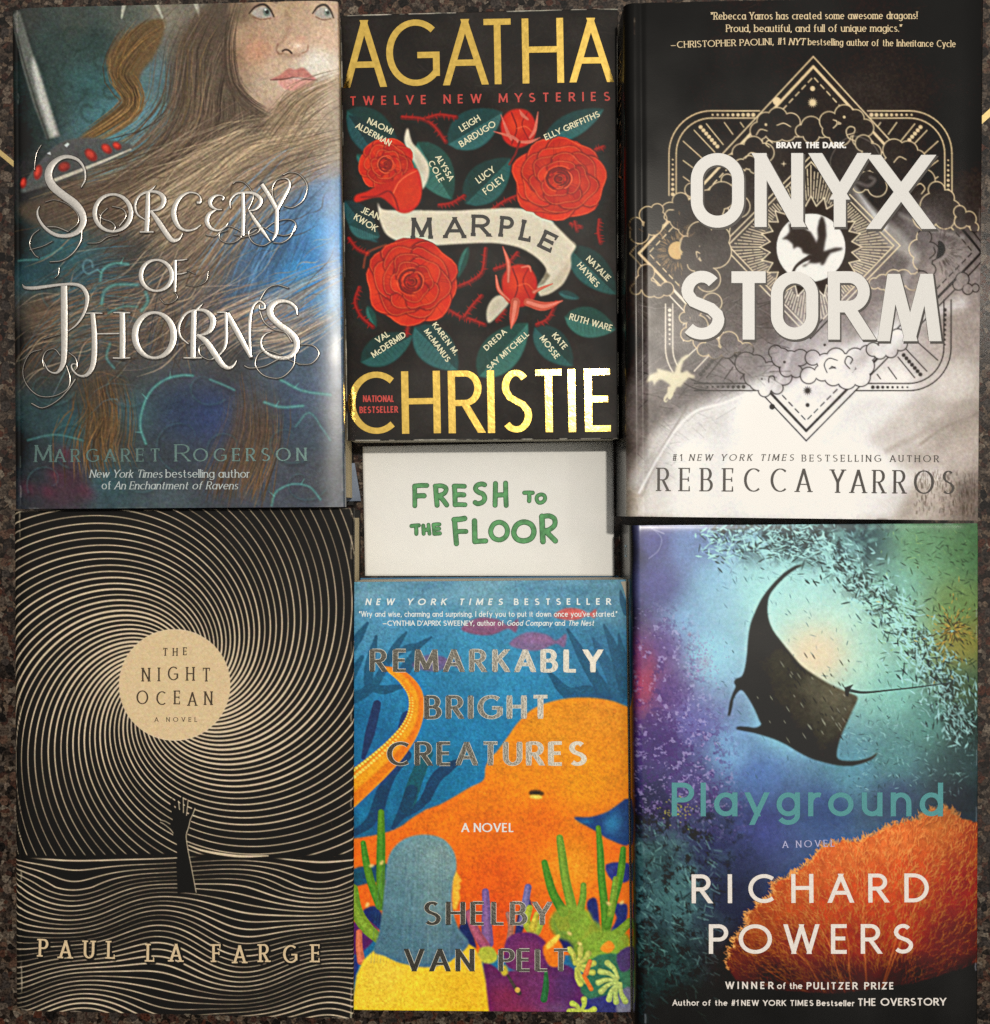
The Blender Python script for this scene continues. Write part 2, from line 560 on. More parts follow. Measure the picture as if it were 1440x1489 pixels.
# ------------------------------------------------------------------ lettering: pen strokes built as thin raised ribbons
class Ribbons:
    def __init__(self):
        self.items = []; self.i = 0

    def add(self, L, R, C=None, level=None):
        if level is None:
            level = self.i % 9; self.i += 1
        self.items.append((np.asarray(L), np.asarray(R), C, level))

    def stroke(self, pts, w, smooth=0, round_cap=False, closed=False, level=None):
        p = np.asarray(pts, float)
        q = np.c_[p, np.broadcast_to(np.asarray(w, float), (len(p),))]
        if smooth:
            q = spl(q, smooth, closed=closed)
            if closed:
                q = np.vstack([q, q[:1]])
        if round_cap:
            def cap(a, b):
                d = (a[:2] - b[:2]); d /= np.linalg.norm(d) + 1e-9
                r = a[2] / 2
                return [np.r_[a[:2] + d * r * math.sin(t), 2 * r * math.cos(t)] for t in np.linspace(0, 1.45, 6)[1:]]
            q = np.vstack(cap(q[0], q[1])[::-1] + [q] + cap(q[-1], q[-2]))
        d = np.gradient(q[:, :2], axis=0)
        if closed:
            d[0] = d[-1] = q[1, :2] - q[-2, :2]
        n = np.c_[-d[:, 1], d[:, 0]] / (np.hypot(d[:, 0], d[:, 1])[:, None] + 1e-9)
        o = n * q[:, 2:3] / 2
        self.add(q[:, :2] + o, q[:, :2] - o, level=level)

    def build(self, name, sf, mat, parent, lift=0.00012, ridge=0.0, lv=0.000014, label=None):
        V, F, n = [], [], 0
        for L, R, C, level in self.items:
            # cut long spans so that the letters follow the cover
            k = len(L); dz = lift + lv * level
            if ridge:
                M = (L + R) / 2
                wd = np.hypot(*(L - R).T) * S
                A = sf.world(L[:, 0], L[:, 1], dz); B = sf.world(R[:, 0], R[:, 1], dz); Cc = sf.world(M[:, 0], M[:, 1], dz)
                Cc[:, 2] += np.minimum(wd * ridge, 0.0006)
                V += [A, Cc, B]
                for i in range(k - 1):
                    F.append((n + i, n + k + i, n + k + i + 1, n + i + 1)); F.append((n + k + i, n + 2 * k + i, n + 2 * k + i + 1, n + k + i + 1))
                n += 3 * k
            else:
                A = sf.world(L[:, 0], L[:, 1], dz); B = sf.world(R[:, 0], R[:, 1], dz)
                V += [A, B]
                for i in range(k - 1):
                    F.append((n + i, n + k + i, n + k + i + 1, n + i + 1))
                n += 2 * k
        V = np.vstack(V); F = np.array(F)
        # faces look up
        a, b, c = V[F[:, 0]], V[F[:, 1]], V[F[:, 2]]
        up = (b[:, 0] - a[:, 0]) * (c[:, 1] - a[:, 1]) - (b[:, 1] - a[:, 1]) * (c[:, 0] - a[:, 0])
        F[up < 0] = F[up < 0][:, ::-1]
        o = mesh_obj(name, V, F, mat, parent, smooth=bool(ridge))
        if label:
            o['label'] = label
        return o


GLYPHS = {
 'A': '0,0 .36,1;.72,0 .36,1;.13,.32 .59,.32',
 'B': '0,0 0,1;0,1 .24,1 @.24,.755,.23,.245,90,-90 0,.51;0,.51 .27,.51 @.27,.255,.26,.255,90,-90 0,0',
 'C': '@.47,.5,.47,.5,50,310',
 'D': '0,0 0,1;0,1 .24,1 @.24,.5,.46,.5,90,-90 0,0',
 'E': '0,0 0,1;0,1 .46,1|;0,.52 .41,.52|;0,0 .46,0|',
 'F': '0,0 0,1;0,1 .46,1|;0,.5 .39,.5|',
 'G': '@.47,.5,.47,.5,48,318 .84,.2;.5,.46 .84,.46;.84,.46 .84,.16',
 'H': '0,0 0,1;.62,0 .62,1;0,.52 .62,.52',
 'I': '0,0 0,1',
 'J': '.3,1 .3,.2 @.12,.2,.18,.2,0,-150',
 'K': '0,0 0,1;.5,1 0,.42;.17,.6 .54,0',
 'L': '0,0 0,1;0,0 .43,0|',
 'M': '0,0 .05,1;.05,1 .42,.1;.79,1 .42,.1;.84,0 .79,1',
 'N': '0,0 0,1;0,1 .62,0;.62,0 .62,1',
 'O': '@.49,.5,.49,.5,90,450',
 'P': '0,0 0,1;0,1 .26,1 @.26,.74,.25,.26,90,-90 0,.48',
 'Q': '@.49,.5,.49,.5,90,450;.6,.25 .95,-.06',
 'R': '0,0 0,1;0,1 .26,1 @.26,.74,.25,.26,90,-90 0,.48;.24,.48 .54,0',
 'S': '@.27,.745,.235,.255,38,180 .05,.68 .13,.57 .27,.505 .42,.44 .525,.33 @.27,.255,.27,.255,0,-142',
 'T': '|0,1 .6,1|;.3,0 .3,1',
 'U': '0,1 0,.32 @.29,.32,.29,.32,180,360 .58,1',
 'V': '0,1 .34,0;.68,1 .34,0',
 'W': '0,1 .26,0;.52,1 .26,0;.52,1 .78,0;1.04,1 .78,0',
 'X': '0,0 .6,1;.6,0 0,1',
 'Y': '0,1 .32,.44;.64,1 .32,.44;.32,0 .32,.46',
 'Z': '0,1 .55,1;.55,1 0,0;0,0 .55,0',
 'a': '@.27,.33,.27,.33,0,360;.54,0 .54,.66',
 'b': '0,0 0,1;@.27,.33,.27,.33,0,360',
 'c': '@.3,.33,.3,.33,52,308',
 'd': '@.27,.33,.27,.33,0,360;.54,0 .54,1',
 'e': '.02,.35 .55,.35;@.28,.33,.27,.33,4,318',
 'f': '.14,0 .14,.78 @.32,.78,.18,.22,180,75;0,.62 .32,.62',
 'g': '@.27,.33,.27,.33,0,360;.54,.66 .54,-.04 @.27,-.04,.27,.26,0,-150',
 'h': '0,0 0,1;0,.36 @.23,.36,.23,.3,180,0 .46,0',
 'i': '0,0 0,.66;0,.86 0,.9',
 'k': '0,0 0,1;.38,.66 0,.26;.14,.4 .42,0',
 'l': '0,0 0,1',
 'm': '0,0 0,.66;0,.4 @.2,.4,.2,.26,180,0 .4,0;.4,.4 @.6,.4,.2,.26,180,0 .8,0',
 'n': '0,0 0,.66;0,.36 @.23,.36,.23,.3,180,0 .46,0',
 'o': '@.3,.33,.3,.33,90,450',
 'p': '0,-.3 0,.66;@.27,.33,.27,.33,0,360',
 'q': '@.27,.33,.27,.33,0,360;.54,-.3 .54,.66',
 'r': '0,0 0,.66;0,.38 @.22,.38,.22,.28,180,70',
 's': '@.19,.5,.16,.16,35,180 .05,.44 .1,.37 .19,.335 .3,.29 .37,.23 @.19,.17,.19,.17,0,-145',
 't': '.14,.9 .14,.16 @.3,.16,.16,.16,180,290;0,.62 .32,.62',
 'u': '0,.66 0,.25 @.23,.25,.23,.25,180,360 .46,.66;.46,0 .46,.66',
 'v': '0,.66 .24,0;.48,.66 .24,0',
 'w': '0,.66 .19,0;.38,.66 .19,0;.38,.66 .57,0;.76,.66 .57,0',
 'y': '0,.66 .26,0;.52,.66 .14,-.3',
 '1': '0,.8 .17,1;.17,0 .17,1',
 '.': '0,0 0,.03', ',': '.06,.05 0,-.14', "'": '.04,1 0,.76', '!': '0,.28 0,1;0,0 0,.04',
 '"': '.04,1 0,.76;.2,1 .16,.76', '-': '0,.36 .5,.36', '_': '0,.36 .75,.36',
 '#': '.1,0 .22,1;.36,0 .48,1;0,.34 .54,.34;.04,.66 .58,.66',
}


def _parse(spec):
    out = []
    for st in spec.split(';'):
        pre = st.startswith('|'); post = st.endswith('|')
        pts = []
        for tok in st.strip('|').split():
            if tok[0] == '@':
                cx, cy, rx, ry, a0, a1 = map(float, tok[1:].split(','))
                n = max(6, int(abs(a1 - a0) / 9))
                for a in np.radians(np.linspace(a0, a1, n + 1)):
                    pts.append((cx + rx * math.cos(a), cy + ry * math.sin(a)))
            else:
                pts.append(tuple(map(float, tok.split(','))))
        q = [pts[0]]
        for p in pts[1:]:
            if abs(p[0] - q[-1][0]) + abs(p[1] - q[-1][1]) > 1e-4:
                q.append(p)
        out.append((np.array(q), pre, post))
    return out


PARSED = {c: _parse(s) for c, s in GLYPHS.items()}
GW = {c: max(p[0][:, 0].max() for p in v) for c, v in PARSED.items()}


def put_glyph(rb, ch, org, e, up, cap, wt, ht, sx, serif=0.0, slant=0.0, rnd=False, out=None):
    strokes = PARSED[ch]
    ends = [tuple(np.round(s[0][i], 3)) for s in strokes for i in (0, -1)]

    def place(a):
        a = np.asarray(a, float)
        return org + np.outer(a[:, 0] + slant * a[:, 1], e) + np.outer(a[:, 1], up)

    lev = 0
    for pts, pre, post in strokes:
        closed = len(pts) > 8 and np.allclose(pts[0], pts[-1], atol=1e-3)
        q = np.c_[wt / 2 + pts[:, 0] * cap * sx, ht / 2 + pts[:, 1] * (cap - ht)]
        if len(q) == 2:
            q = np.vstack([q[0] * (1 - t) + q[1] * t for t in np.linspace(0, 1, 5)])
        if ch == 'N' and lev == 1:
            v = q[-1] - q[0]; L = np.hypot(*v)
            hw = math.hypot(wt * v[1] / L, ht * v[0] / L) / abs(v[1] / L)
            q[:, 0] += np.linspace(1, -1, len(q)) * (hw - wt) / 2
        d = np.gradient(q, axis=0)
        if closed:
            d[0] = d[-1] = q[1] - q[-2]
        L = np.hypot(d[:, 0], d[:, 1])[:, None] + 1e-9
        d = d / L
        w = np.sqrt((wt * d[:, 1]) ** 2 + (ht * d[:, 0]) ** 2)
        n = np.c_[-d[:, 1], d[:, 0]]
        A, B = q + n * w[:, None] / 2, q - n * w[:, None] / 2
        if rnd:
            for i, s in ((0, -1), (-1, 1)):
                pass
        if not closed:
            for i, j in ((0, 1), (-1, -2)):
                if abs(d[i, 1]) > 0.45 and (len(pts) == 2 or np.hypot(*(pts[i] - pts[j])) > 0.12):
                    top = q[i, 1] > q[j, 1]
                    yc = q[i, 1] + (ht / 2 if top else -ht / 2)
                    for E in (A, B):
                        E[i] = E[i] + d[i] * ((yc - E[i, 1]) / d[i, 1])
        a, b = place(A), place(B)
        rb.add(a, b, level=lev); lev += 1
        if out is not None:
            out.append((place(q), w))
        if serif:
            sl = serif * cap
            for i, j in ((0, 1), (-1, -2)):
                key = tuple(np.round(pts[i], 3))
                shared = ends.count(key) > 1
                steep = abs(d[i, 1]) > 0.45
                if steep and (not shared or abs(d[i, 1]) > 0.97) and not closed and key[1] in (0.0, 1.0, 0.66, -0.3):
                    x, y = q[i]
                    top = q[i, 1] > q[j, 1]
                    if abs(pts[i][1] - pts[j][1]) < 0.05:
                        continue
                    x0, x1 = x - wt / 2 - sl, x + wt / 2 + sl
                    if key[1] == 0.66 or (key[1] == 1.0 and ch.islower()):
                        x1 = x
                    t = ht * 0.95
                    yy = y
                    bar = np.array([[x0, yy], [(x0 + x1) / 2, yy], [x1, yy]])
                    o = np.array([0, t / 2])
                    rb.add(place(bar + o), place(bar - o), level=lev); lev += 1
            for flag, i in ((pre, 0), (post, -1)):
                if flag:
                    x, y = q[i]
                    yv = pts[i][1]
                    h = cap * 0.2
                    y0, y1 = (y + ht / 2, y - h) if yv > 0.9 else ((y - ht / 2, y + h) if yv < 0.1 else (y - h * 0.5, y + h * 0.5))
                    wv = max(ht, wt * 0.55)
                    s = np.array([[x, y0], [x, y1]])
                    o = np.array([[wv / 2, 0], [wv / 4, 0]])
                    rb.add(place(s + o), place(s - o), level=lev); lev += 1


def text(rb, s, p0, p1, cap, wt, ht=None, sx=1.0, serif=0.0, slant=0.0, jitter=0.0, tmin=0.08, space=0.32, seed=3, out=None):
    """set a line of type so that its inked width runs exactly from p0 to p1 (photograph pixels, baseline)"""
    ht = wt if ht is None else ht
    p0, p1 = np.asarray(p0, float), np.asarray(p1, float)
    D = np.linalg.norm(p1 - p0); e = (p1 - p0) / D; up = np.array([e[1], -e[0]])
    g = [c for c in s if c != ' ']
    gaps = len(s) - 1
    glyph_w = sum(GW[c] for c in g) * cap
    kern = [(-0.10 if c == 'r' else -0.05 if c in 'TFPLY' else 0.0) * cap - (0.05 * cap if 'A' in s[i:i + 2] else 0.0) for i, c in enumerate(s[:-1])] + [0.0]
    fixed = wt * len(g) + s.count(' ') * space * cap + sum(kern)
    track = (D - fixed - glyph_w * sx) / max(1, gaps)
    if track < tmin * cap and len(g) > 1:
        track = tmin * cap
        sx = (D - fixed - track * gaps) / glyph_w
    elif gaps == 0:
        sx = (D - wt) / max(glyph_w, 1e-6) if GW[s] > 0 else 1
    x = 0.0
    r = np.random.default_rng(seed)
    for c, kn in zip(s, kern):
        if c == ' ':
            x += space * cap + track
            continue
        put_glyph(rb, c, p0 + e * x + up * (r.uniform(-1, 1) * jitter), e, up, cap, wt, ht, sx, serif, slant, out=out)
        x += GW[c] * cap * sx + wt + track + kn


def letter(rb, ch, x0, x1, yb, yt, wt, ht=None, rot=0.0, serif=0.0, out=None):
    """one letter filling the box x0..x1, yb (baseline)..yt"""
    ht = wt if ht is None else ht
    cap = yb - yt
    e = np.array([math.cos(rot), math.sin(rot)]); up = np.array([e[1], -e[0]])
    sx = (x1 - x0 - wt) / (GW[ch] * cap) if GW[ch] > 0 else 1
    put_glyph(rb, ch, np.array([x0, yb], float), e, up, cap, wt, ht, sx, serif, out=out)


def zmap(ox, oy, k, pts):
    """points read off an enlarged view back to photograph pixels (extra columns scaled)"""
    a = np.asarray(pts, float).copy()
    a *= k; a[:, 0] += ox; a[:, 1] += oy
    return a

# ------------------------------------------------------------------ the floor: dark polished terrazzo with brass divider strips
def floor_material():
    m, n, l, b = new_mat('terrazzo')
    t = n.new('ShaderNodeTexCoord')
    ds = n.new('ShaderNodeTexNoise'); ds.inputs['Scale'].default_value = 220; ds.inputs['Detail'].default_value = 2
    l.new(t.outputs['Object'], ds.inputs['Vector'])
    va = n.new('ShaderNodeMixRGB'); va.blend_type = 'ADD'; va.inputs['Fac'].default_value = 0.0035
    l.new(t.outputs['Object'], va.inputs[1]); l.new(ds.outputs['Color'], va.inputs[2])

    def chips(scale, stops):
        v = n.new('ShaderNodeTexVoronoi'); v.inputs['Scale'].default_value = scale; v.inputs['Randomness'].default_value = 1.0
        l.new(va.outputs[0], v.inputs['Vector'])
        s = n.new('ShaderNodeSeparateColor'); l.new(v.outputs['Color'], s.inputs[0])
        r = n.new('ShaderNodeValToRGB'); r.color_ramp.interpolation = 'CONSTANT'
        el = r.color_ramp.elements
        while len(el) < len(stops):
            el.new(0.5)
        for k, (p, c) in enumerate(stops):
            el[k].position = p; el[k].color = (*c, 1)
        l.new(s.outputs['Red'], r.inputs[0])
        return v, s, r
    base = [(0.0, (.030, .022, .018)), (.16, (.075, .055, .045)), (.34, (.12, .088, .068)), (.48, (.10, .05, .04)), (.58, (.19, .15, .12)),
            (.70, (.055, .045, .042)), (.80, (.24, .17, .12)), (.90, (.14, .065, .045)), (.96, (.34, .28, .22))]
    big = [(0.0, (.02, .017, .016)), (.2, (.16, .12, .095)), (.36, (.21, .12, .085)), (.5, (.10, .082, .075)), (.66, (.30, .23, .18)),
           (.78, (.15, .055, .035)), (.9, (.38, .31, .24))]
    v1, s1, r1 = chips(430, base)
    v2, s2, r2 = chips(210, big)
    th = n.new('ShaderNodeMath'); th.operation = 'LESS_THAN'; th.inputs[1].default_value = 0.42
    l.new(s2.outputs['Green'], th.inputs[0])
    dd = n.new('ShaderNodeMath'); dd.operation = 'LESS_THAN'; dd.inputs[1].default_value = 0.50
    l.new(v2.outputs['Distance'], dd.inputs[0])
    an = n.new('ShaderNodeMath'); an.operation = 'MULTIPLY'
    l.new(th.outputs[0], an.inputs[0]); l.new(dd.outputs[0], an.inputs[1])
    mx = n.new('ShaderNodeMixRGB')
    l.new(an.outputs[0], mx.inputs['Fac']); l.new(r1.outputs[0], mx.inputs[1]); l.new(r2.outputs[0], mx.inputs[2])
    fn = n.new('ShaderNodeTexNoise'); fn.inputs['Scale'].default_value = 900; fn.inputs['Detail'].default_value = 4
    l.new(t.outputs['Object'], fn.inputs['Vector'])
    fr = n.new('ShaderNodeMapRange'); fr.inputs['From Min'].default_value = .25; fr.inputs['From Max'].default_value = .75
    fr.inputs['To Min'].default_value = .0; fr.inputs['To Max'].default_value = .70
    l.new(fn.outputs['Fac'], fr.inputs['Value'])
    m2 = n.new('ShaderNodeMixRGB'); m2.blend_type = 'MULTIPLY'; m2.inputs['Fac'].default_value = 1
    l.new(mx.outputs[0], m2.inputs[1]); l.new(fr.outputs[0], m2.inputs[2])
    l.new(m2.outputs[0], b.inputs['Base Color']); b.inputs['Specular IOR Level'].default_value = 0.22
    rr = n.new('ShaderNodeMapRange'); rr.inputs['To Min'].default_value = 0.10; rr.inputs['To Max'].default_value = 0.32
    l.new(fn.outputs['Fac'], rr.inputs['Value']); l.new(rr.outputs[0], b.inputs['Roughness'])
    bp = n.new('ShaderNodeBump'); bp.inputs['Strength'].default_value = 0.06; bp.inputs['Distance'].default_value = 0.0005
    l.new(fn.outputs['Fac'], bp.inputs['Height']); l.new(bp.outputs[0], b.inputs['Normal'])
    return m


fl = poly_obj('floor', [(-1.6, -1.6, 0), (1.6, -1.6, 0), (1.6, 1.6, 0), (-1.6, 1.6, 0)], [(0, 1, 2, 3)], floor_material())
fl['kind'] = 'structure'; fl['label'] = 'dark speckled terrazzo floor under the books'
BRASS = flat_mat('brass', (0.62, 0.47, 0.20), rough=0.38, metal=0.6, raw=True, bump=0.05)


def strip(a, b, wd):
    a, b = np.array(P(*a)[:2]), np.array(P(*b)[:2])
    d = (b - a) / np.linalg.norm(b - a); n = np.array([-d[1], d[0]]) * wd / 2
    q = [a + n, a - n, b - n, b + n]
    V = [(*p, z) for z in (-0.002, 0.0003) for p in q]
    F = [(4, 5, 6, 7), (0, 1, 5, 4), (1, 2, 6, 5), (2, 3, 7, 6), (3, 0, 4, 7)]
    poly_obj('brass_strip', V, F, BRASS, fl)


strip((-220, 40), (45, 259), 0.0023)
strip((1405, 195), (1800, -160), 0.0030)

BLACK_CLOTH = flat_mat('black_board', (24, 21, 20), rough=0.8, var=0.3)
PAGES = page_mat('page_edges', (206, 184, 142))
PAGES_WHITE = page_mat('pale_page_edges', (200, 188, 165))


def hard_block(book, sf, back_shift=(0, 0), pages=None, board=None, spine=False, back_board=None, fore_in=0.0048, wear=None):
    """text block between two boards, under a jacket"""
    pages = pages or PAGES; board = board or BLACK_CLOTH
    z = sf.z
    prism('front_board', sf.corners((0.0008 if not spine else 0.004, 0.0008, 0.0008, 0.0008)), z - 0.0044, z - 0.0024, board, book)
    prism('page_block', sf.corners((0.001, 0.0045, fore_in, 0.0045)), 0.0034, z - 0.0046, pages, book)
    prism('back_board', sf.corners((0.001, 0.0008, 0.0, 0.0008), *back_shift), 0.0004, 0.0032, back_board or board, book)


def edge_roll(U, W, drop, width):
    """a jacket easing down towards its fore edge"""
    t = np.clip((width - W) / width, 0, 1.3)
    return -drop * t ** 2


def wavy(U, V, a, lu, lv, ph=0.0):
    return a * (np.sin(U / lu + ph) * np.cos(V / lv + 2 * ph) + 0.6 * np.sin(V / lv * 1.7 - U / lu * 0.6 + 3 * ph))

# ------------------------------------------------------------------ hardcover with the painted long-haired woman (upper left)
def build_sorcery():
    Z = 0.040
    sf = Surface((23, 12), (488, 0), (498, 737), (28, 740), Z,
                 lambda U, W, V, B: edge_roll(U, W, 0.0013, 42) - 0.0016 * np.exp(-np.maximum(U, 0) / 9.0) + wavy(U, V, 0.00010, 70, 90, 0.4))
    bk = empty('hardcover_book', (*sf.world(255, 370)[:2], 0.0),
               'glossy blue and brown hardcover with a long-haired woman and embossed silver lettering', 'book', 'books laid out on the floor')
    c = Canvas(-8, -8, 512, 750, 1.0, 11)
    c.im[:] = c.field([
        (30,30,60,62,58),(70,60,52,66,62),(130,60,48,66,62),(130,120,55,88,86),(150,170,72,112,114),(110,30,66,72,66),(190,30,92,96,86),(240,20,122,114,98),
        (220,170,94,134,140),(240,120,90,122,126),(60,150,52,66,62),(14,60,22,26,26),(14,200,18,22,22),(14,350,22,30,30),(14,500,26,26,26),(14,650,22,28,30),(30,150,24,32,32),(30,260,42,40,40),(150,240,105,130,134),(200,215,98,137,144),(160,190,80,128,134),
        (280,60,92,78,64),(270,130,82,66,54),(300,200,80,66,52),(260,230,100,84,68),(200,270,110,95,80),(150,300,95,80,66),(100,280,78,66,58),
        (320,240,120,104,84),(360,190,105,90,72),(400,200,150,130,104),(450,180,172,150,122),(460,120,190,165,140),(420,250,140,122,102),(470,210,190,168,140),
        (350,290,130,112,96),(300,320,118,100,84),(240,330,100,86,72),(200,370,66,64,60),(300,380,98,82,68),(470,260,150,144,146),
        (440,300,100,118,134),(470,290,125,155,185),(470,340,90,155,205),(440,360,70,112,155),(400,370,72,98,122),(380,340,80,90,100),(430,390,68,146,200),
        (350,420,82,94,106),(380,440,76,116,148),(470,430,105,140,165),(480,400,140,150,150),(300,440,78,74,74),(440,440,66,108,140),
        (100,360,46,80,84),(50,400,40,68,74),(60,450,88,70,56),(110,460,60,88,94),(200,430,58,70,78),(250,480,80,70,62),(180,500,64,60,56),(330,520,66,64,62),
        (430,520,70,88,104),(470,530,96,108,124),(400,500,68,78,86),(50,520,68,60,52),(60,600,45,64,66),(100,620,50,82,86),(150,570,72,58,46),(150,620,78,60,44),
        (190,600,60,86,92),(260,600,48,60,76),(310,600,50,64,92),(350,610,72,64,58),(380,620,84,68,54),(420,620,58,72,88),(460,620,66,78,90),(60,680,45,50,54),
        (100,700,66,46,54),(150,700,52,76,80),(250,660,56,62,68),(330,700,66,68,74),(420,700,68,72,80),(470,690,80,84,90),(480,600,98,104,112),(250,730,68,78,82)])
    r = c.rng
    n1 = c.noise(60, 4); n2 = c.noise(18, 3)
    c.im *= (0.78 + 0.3 * n1 + 0.14 * n2)[..., None]
    # leafy pattern of the dark wall behind
    for x, y, s in [(110,50,30),(70,90,24),(150,85,22),(100,130,26),(190,60,18),(130,160,22),(60,190,20),(160,130,16)]:
        t = np.linspace(0, 5.4, 26); rr = s * (1 - t / 7)
        c.stroke(np.c_[x + rr * np.cos(t), y + rr * np.sin(t)], 5, (40, 56, 50), 0.35, edge=2)
    for _ in range(700):
        x, y = r.uniform(12, 240), r.uniform(15, 230); a = r.uniform(0, 6.3); L = r.uniform(4, 13)
        c.stroke([(x, y), (x + L * math.cos(a), y + L * math.sin(a))], r.uniform(1, 3), c.im[int(y + 8), int(x + 8)] * r.uniform(0.78, 1.22), 0.35, edge=1)
    for pts in ([(182,0),(179,14),(177,26)], [(225,0),(230,12),(236,25),(240,40)], [(283,0),(287,12),(290,24)]):
        c.stroke(pts, [7, 5, 2, 1][:len(pts)], (196, 192, 170), 0.7, edge=1.5)
    # sword
    c.poly([(12,18),(27,14),(46,72),(66,135),(88,198),(68,202),(48,150),(30,90)], (104, 106, 98), 0.9, blur=2)
    c.poly([(47,80),(56,100),(84,196),(74,200),(55,140),(46,100)], (196, 194, 182), 0.85, blur=2.5)
    c.stroke([(14,20),(34,90),(52,150),(70,202)], 3, (52, 54, 50), 0.7, edge=2)
    # hair
    dk, md, lt, gd = (72,58,48), (112,94,76), (164,142,116), (122,98,64)
    c.poly([(300,6),(345,4),(334,60),(336,110),(352,150),(395,175),(360,215),(300,260),(240,300),(150,330),(60,330),(25,300),(90,282),(160,262),(205,238),(228,205),(248,170),(246,110),(262,60)],
           (84, 69, 56), 0.8, blur=6, smooth=4)
    c.strands([(310,8),(276,70),(268,150),(240,205),(200,245),(140,275),(50,310)], (44, 60), 260, [dk, md, md, gd, (120,100,80)])
    c.strands([(345,40),(318,120),(310,190),(260,250),(190,290),(80,330)], (36, 70), 240, [dk, md, (110,92,74), (78,62,50)])
    c.strands([(392,170),(350,205),(300,250),(240,300),(190,350)], (30, 60), 200, [md, lt, (120,102,82), dk])
    lock = [(236,34),(205,58),(180,90),(176,112),(192,135),(190,158),(160,182),(125,203)]
    c.poly([(238,28),(236,55),(222,85),(206,105),(202,128),(206,150),(190,172),(160,188),(128,206),(112,204),(150,172),(178,148),(176,128),(160,105),(156,82),(178,55),(205,34)],
           (104, 80, 52), 0.92, blur=2.5, smooth=4)
    c.strands(lock, (26, 9), 150, [(126,94,54), (84,62,40), (140,108,66), (96,74,48)], alpha=(0.4, 0.9))
    c.strands([(190,40),(170,75),(166,100)], 14, 40, [(120,90,52), (90,70,48)])
    c.strands([(500,120),(450,150),(405,188),(340,240),(250,290),(180,340)], (26, 60), 260, [(166,144,114), (136,116,92), (190,168,138), (112,94,74)])
    c.strands([(505,190),(440,205),(370,222),(310,270),(255,330)], (26, 66), 240, [(168,144,112), (140,120,96), (120,100,80), (190,164,128)])
    c.strands([(505,215),(430,245),(360,285),(300,340),(230,400)], (30, 60), 220, [(176,150,120), (132,112,92), (108,90,74)])
    c.strands([(350,300),(300,380),(225,440),(120,455),(30,480)], (70, 40), 220, [(126,104,84), (92,76,62), (146,122,98)], alpha=(0.2, 0.6))
    # blue cloak
    c.poly([(500,255),(462,262),(425,285),(398,318),(372,345),(350,375),(330,420),(320,470),(420,480),(500,470)], None, 0.9, blur=7,
           field=c.field([(440,300,92,110,128),(475,290,120,150,182),(470,340,88,152,205),(440,360,68,110,155),(400,370,66,94,120),(430,400,66,146,204),
                          (350,420,78,92,108),(380,440,72,112,148),(470,440,96,135,168),(340,470,74,72,76),(450,470,80,110,140)]))
    c.strands([(480,265),(430,310),(380,380),(345,450)], 80, 130, [(80,128,170), (60,92,126), (104,150,185), (66,80,96)], alpha=(0.12, 0.35), w=(1.5, 4))
    c.strands([(505,385),(450,410),(395,440),(330,470),(280,500)], (16, 44), 170, [(196,170,142), (150,128,108), (118,98,84)])
    c.strands([(505,440),(455,470),(410,490),(350,500)], (22, 26), 130, [(200,178,150), (150,130,112), (110,96,88)])
    # scattered dark pleats and brown locks below
    c.strands([(140,540),(150,600),(140,650),(150,700)], 40, 150, [(98,72,44), (74,56,38), (120,88,54)])
    c.strands([(352,540),(356,610),(330,690),(320,735)], 28, 90, [(100,74,50), (80,62,48)])
    c.strands([(382,555),(388,630),(372,690),(355,735)], 24, 90, [(112,84,56), (84,64,48)])
    c.strands([(40,560),(90,500),(150,470),(230,470)], 60, 130, [(112,84,60), (70,84,86), (90,70,54)])
    c.strands([(70,440),(110,420),(140,400),(200,395)], 40, 90, [(60,96,104), (96,78,62), (52,76,84)])
    c.strands([(250,420),(240,480),(230,540)], 60, 100, [(104,82,62), (78,66,58), (60,72,84)])
    c.blob(300, 610, 52, 44, (52, 66, 104), 0.5); c.blob(430, 580, 40, 34, (64, 84, 112), 0.4)
    for x, y in ((80,690),(95,660),(40,710),(125,715),(70,715)):
        c.blob(x, y, 14, 10, (96, 44, 60), 0.55, 0.6)
    for x, y, a, b2, col, al in ((470,335,26,30,(70,156,214),.5),(440,392,34,22,(62,150,212),.5),(478,440,20,20,(86,160,206),.45),(400,425,30,16,(62,120,170),.4),(455,300,24,20,(86,130,170),.35)):
        c.blob(x, y, a, b2, col, al, -.6)
    # dark scrollwork and loose wavy locks
    for x, y, s, ph in ((70,560,40,.3),(110,640,46,1.8),(180,560,38,.9),(70,700,34,2.6),(200,690,36,.2),(270,640,60,1.2),(330,650,30,2.9),(420,640,40,1.0),(440,700,36,.4),(200,440,30,1.2),(90,420,34,2.2),(300,560,36,.7)):
        t = np.linspace(0, 4.6, 22); rr = s * (1 - t / 6.2)
        q = np.c_[x + rr * np.cos(t + ph), y + rr * .9 * np.sin(t + ph)]
        c.stroke(q + [2, 2.5], np.linspace(6, 2, 22), (24, 28, 30), .16, edge=3)
        c.stroke(q, np.linspace(3.2, 1, 22), (72, 116, 116), .22, edge=1.2)
    for _ in range(120):
        x, y = r.uniform(240, 490), r.uniform(190, 420); L = r.uniform(40, 130); ph = r.uniform(0, 6.3); t = np.linspace(0, 1, 9)
        if r.random() < .35: x, y = r.uniform(60, 330), r.uniform(300, 520)
        a = 2.55 + r.normal(0, .18)
        q = np.c_[x + L * t * math.cos(a) + 5 * np.sin(ph + 6 * t) * -math.sin(a), y + L * t * math.sin(a) + 5 * np.sin(ph + 6 * t) * math.cos(a)]
        c.stroke(q, r.uniform(.8, 2.0) * np.sin(np.pi * np.clip(t, .05, .95)), ((196,170,138),(70,54,42),(150,124,96))[r.integers(3)], r.uniform(.3, .7), edge=.5)
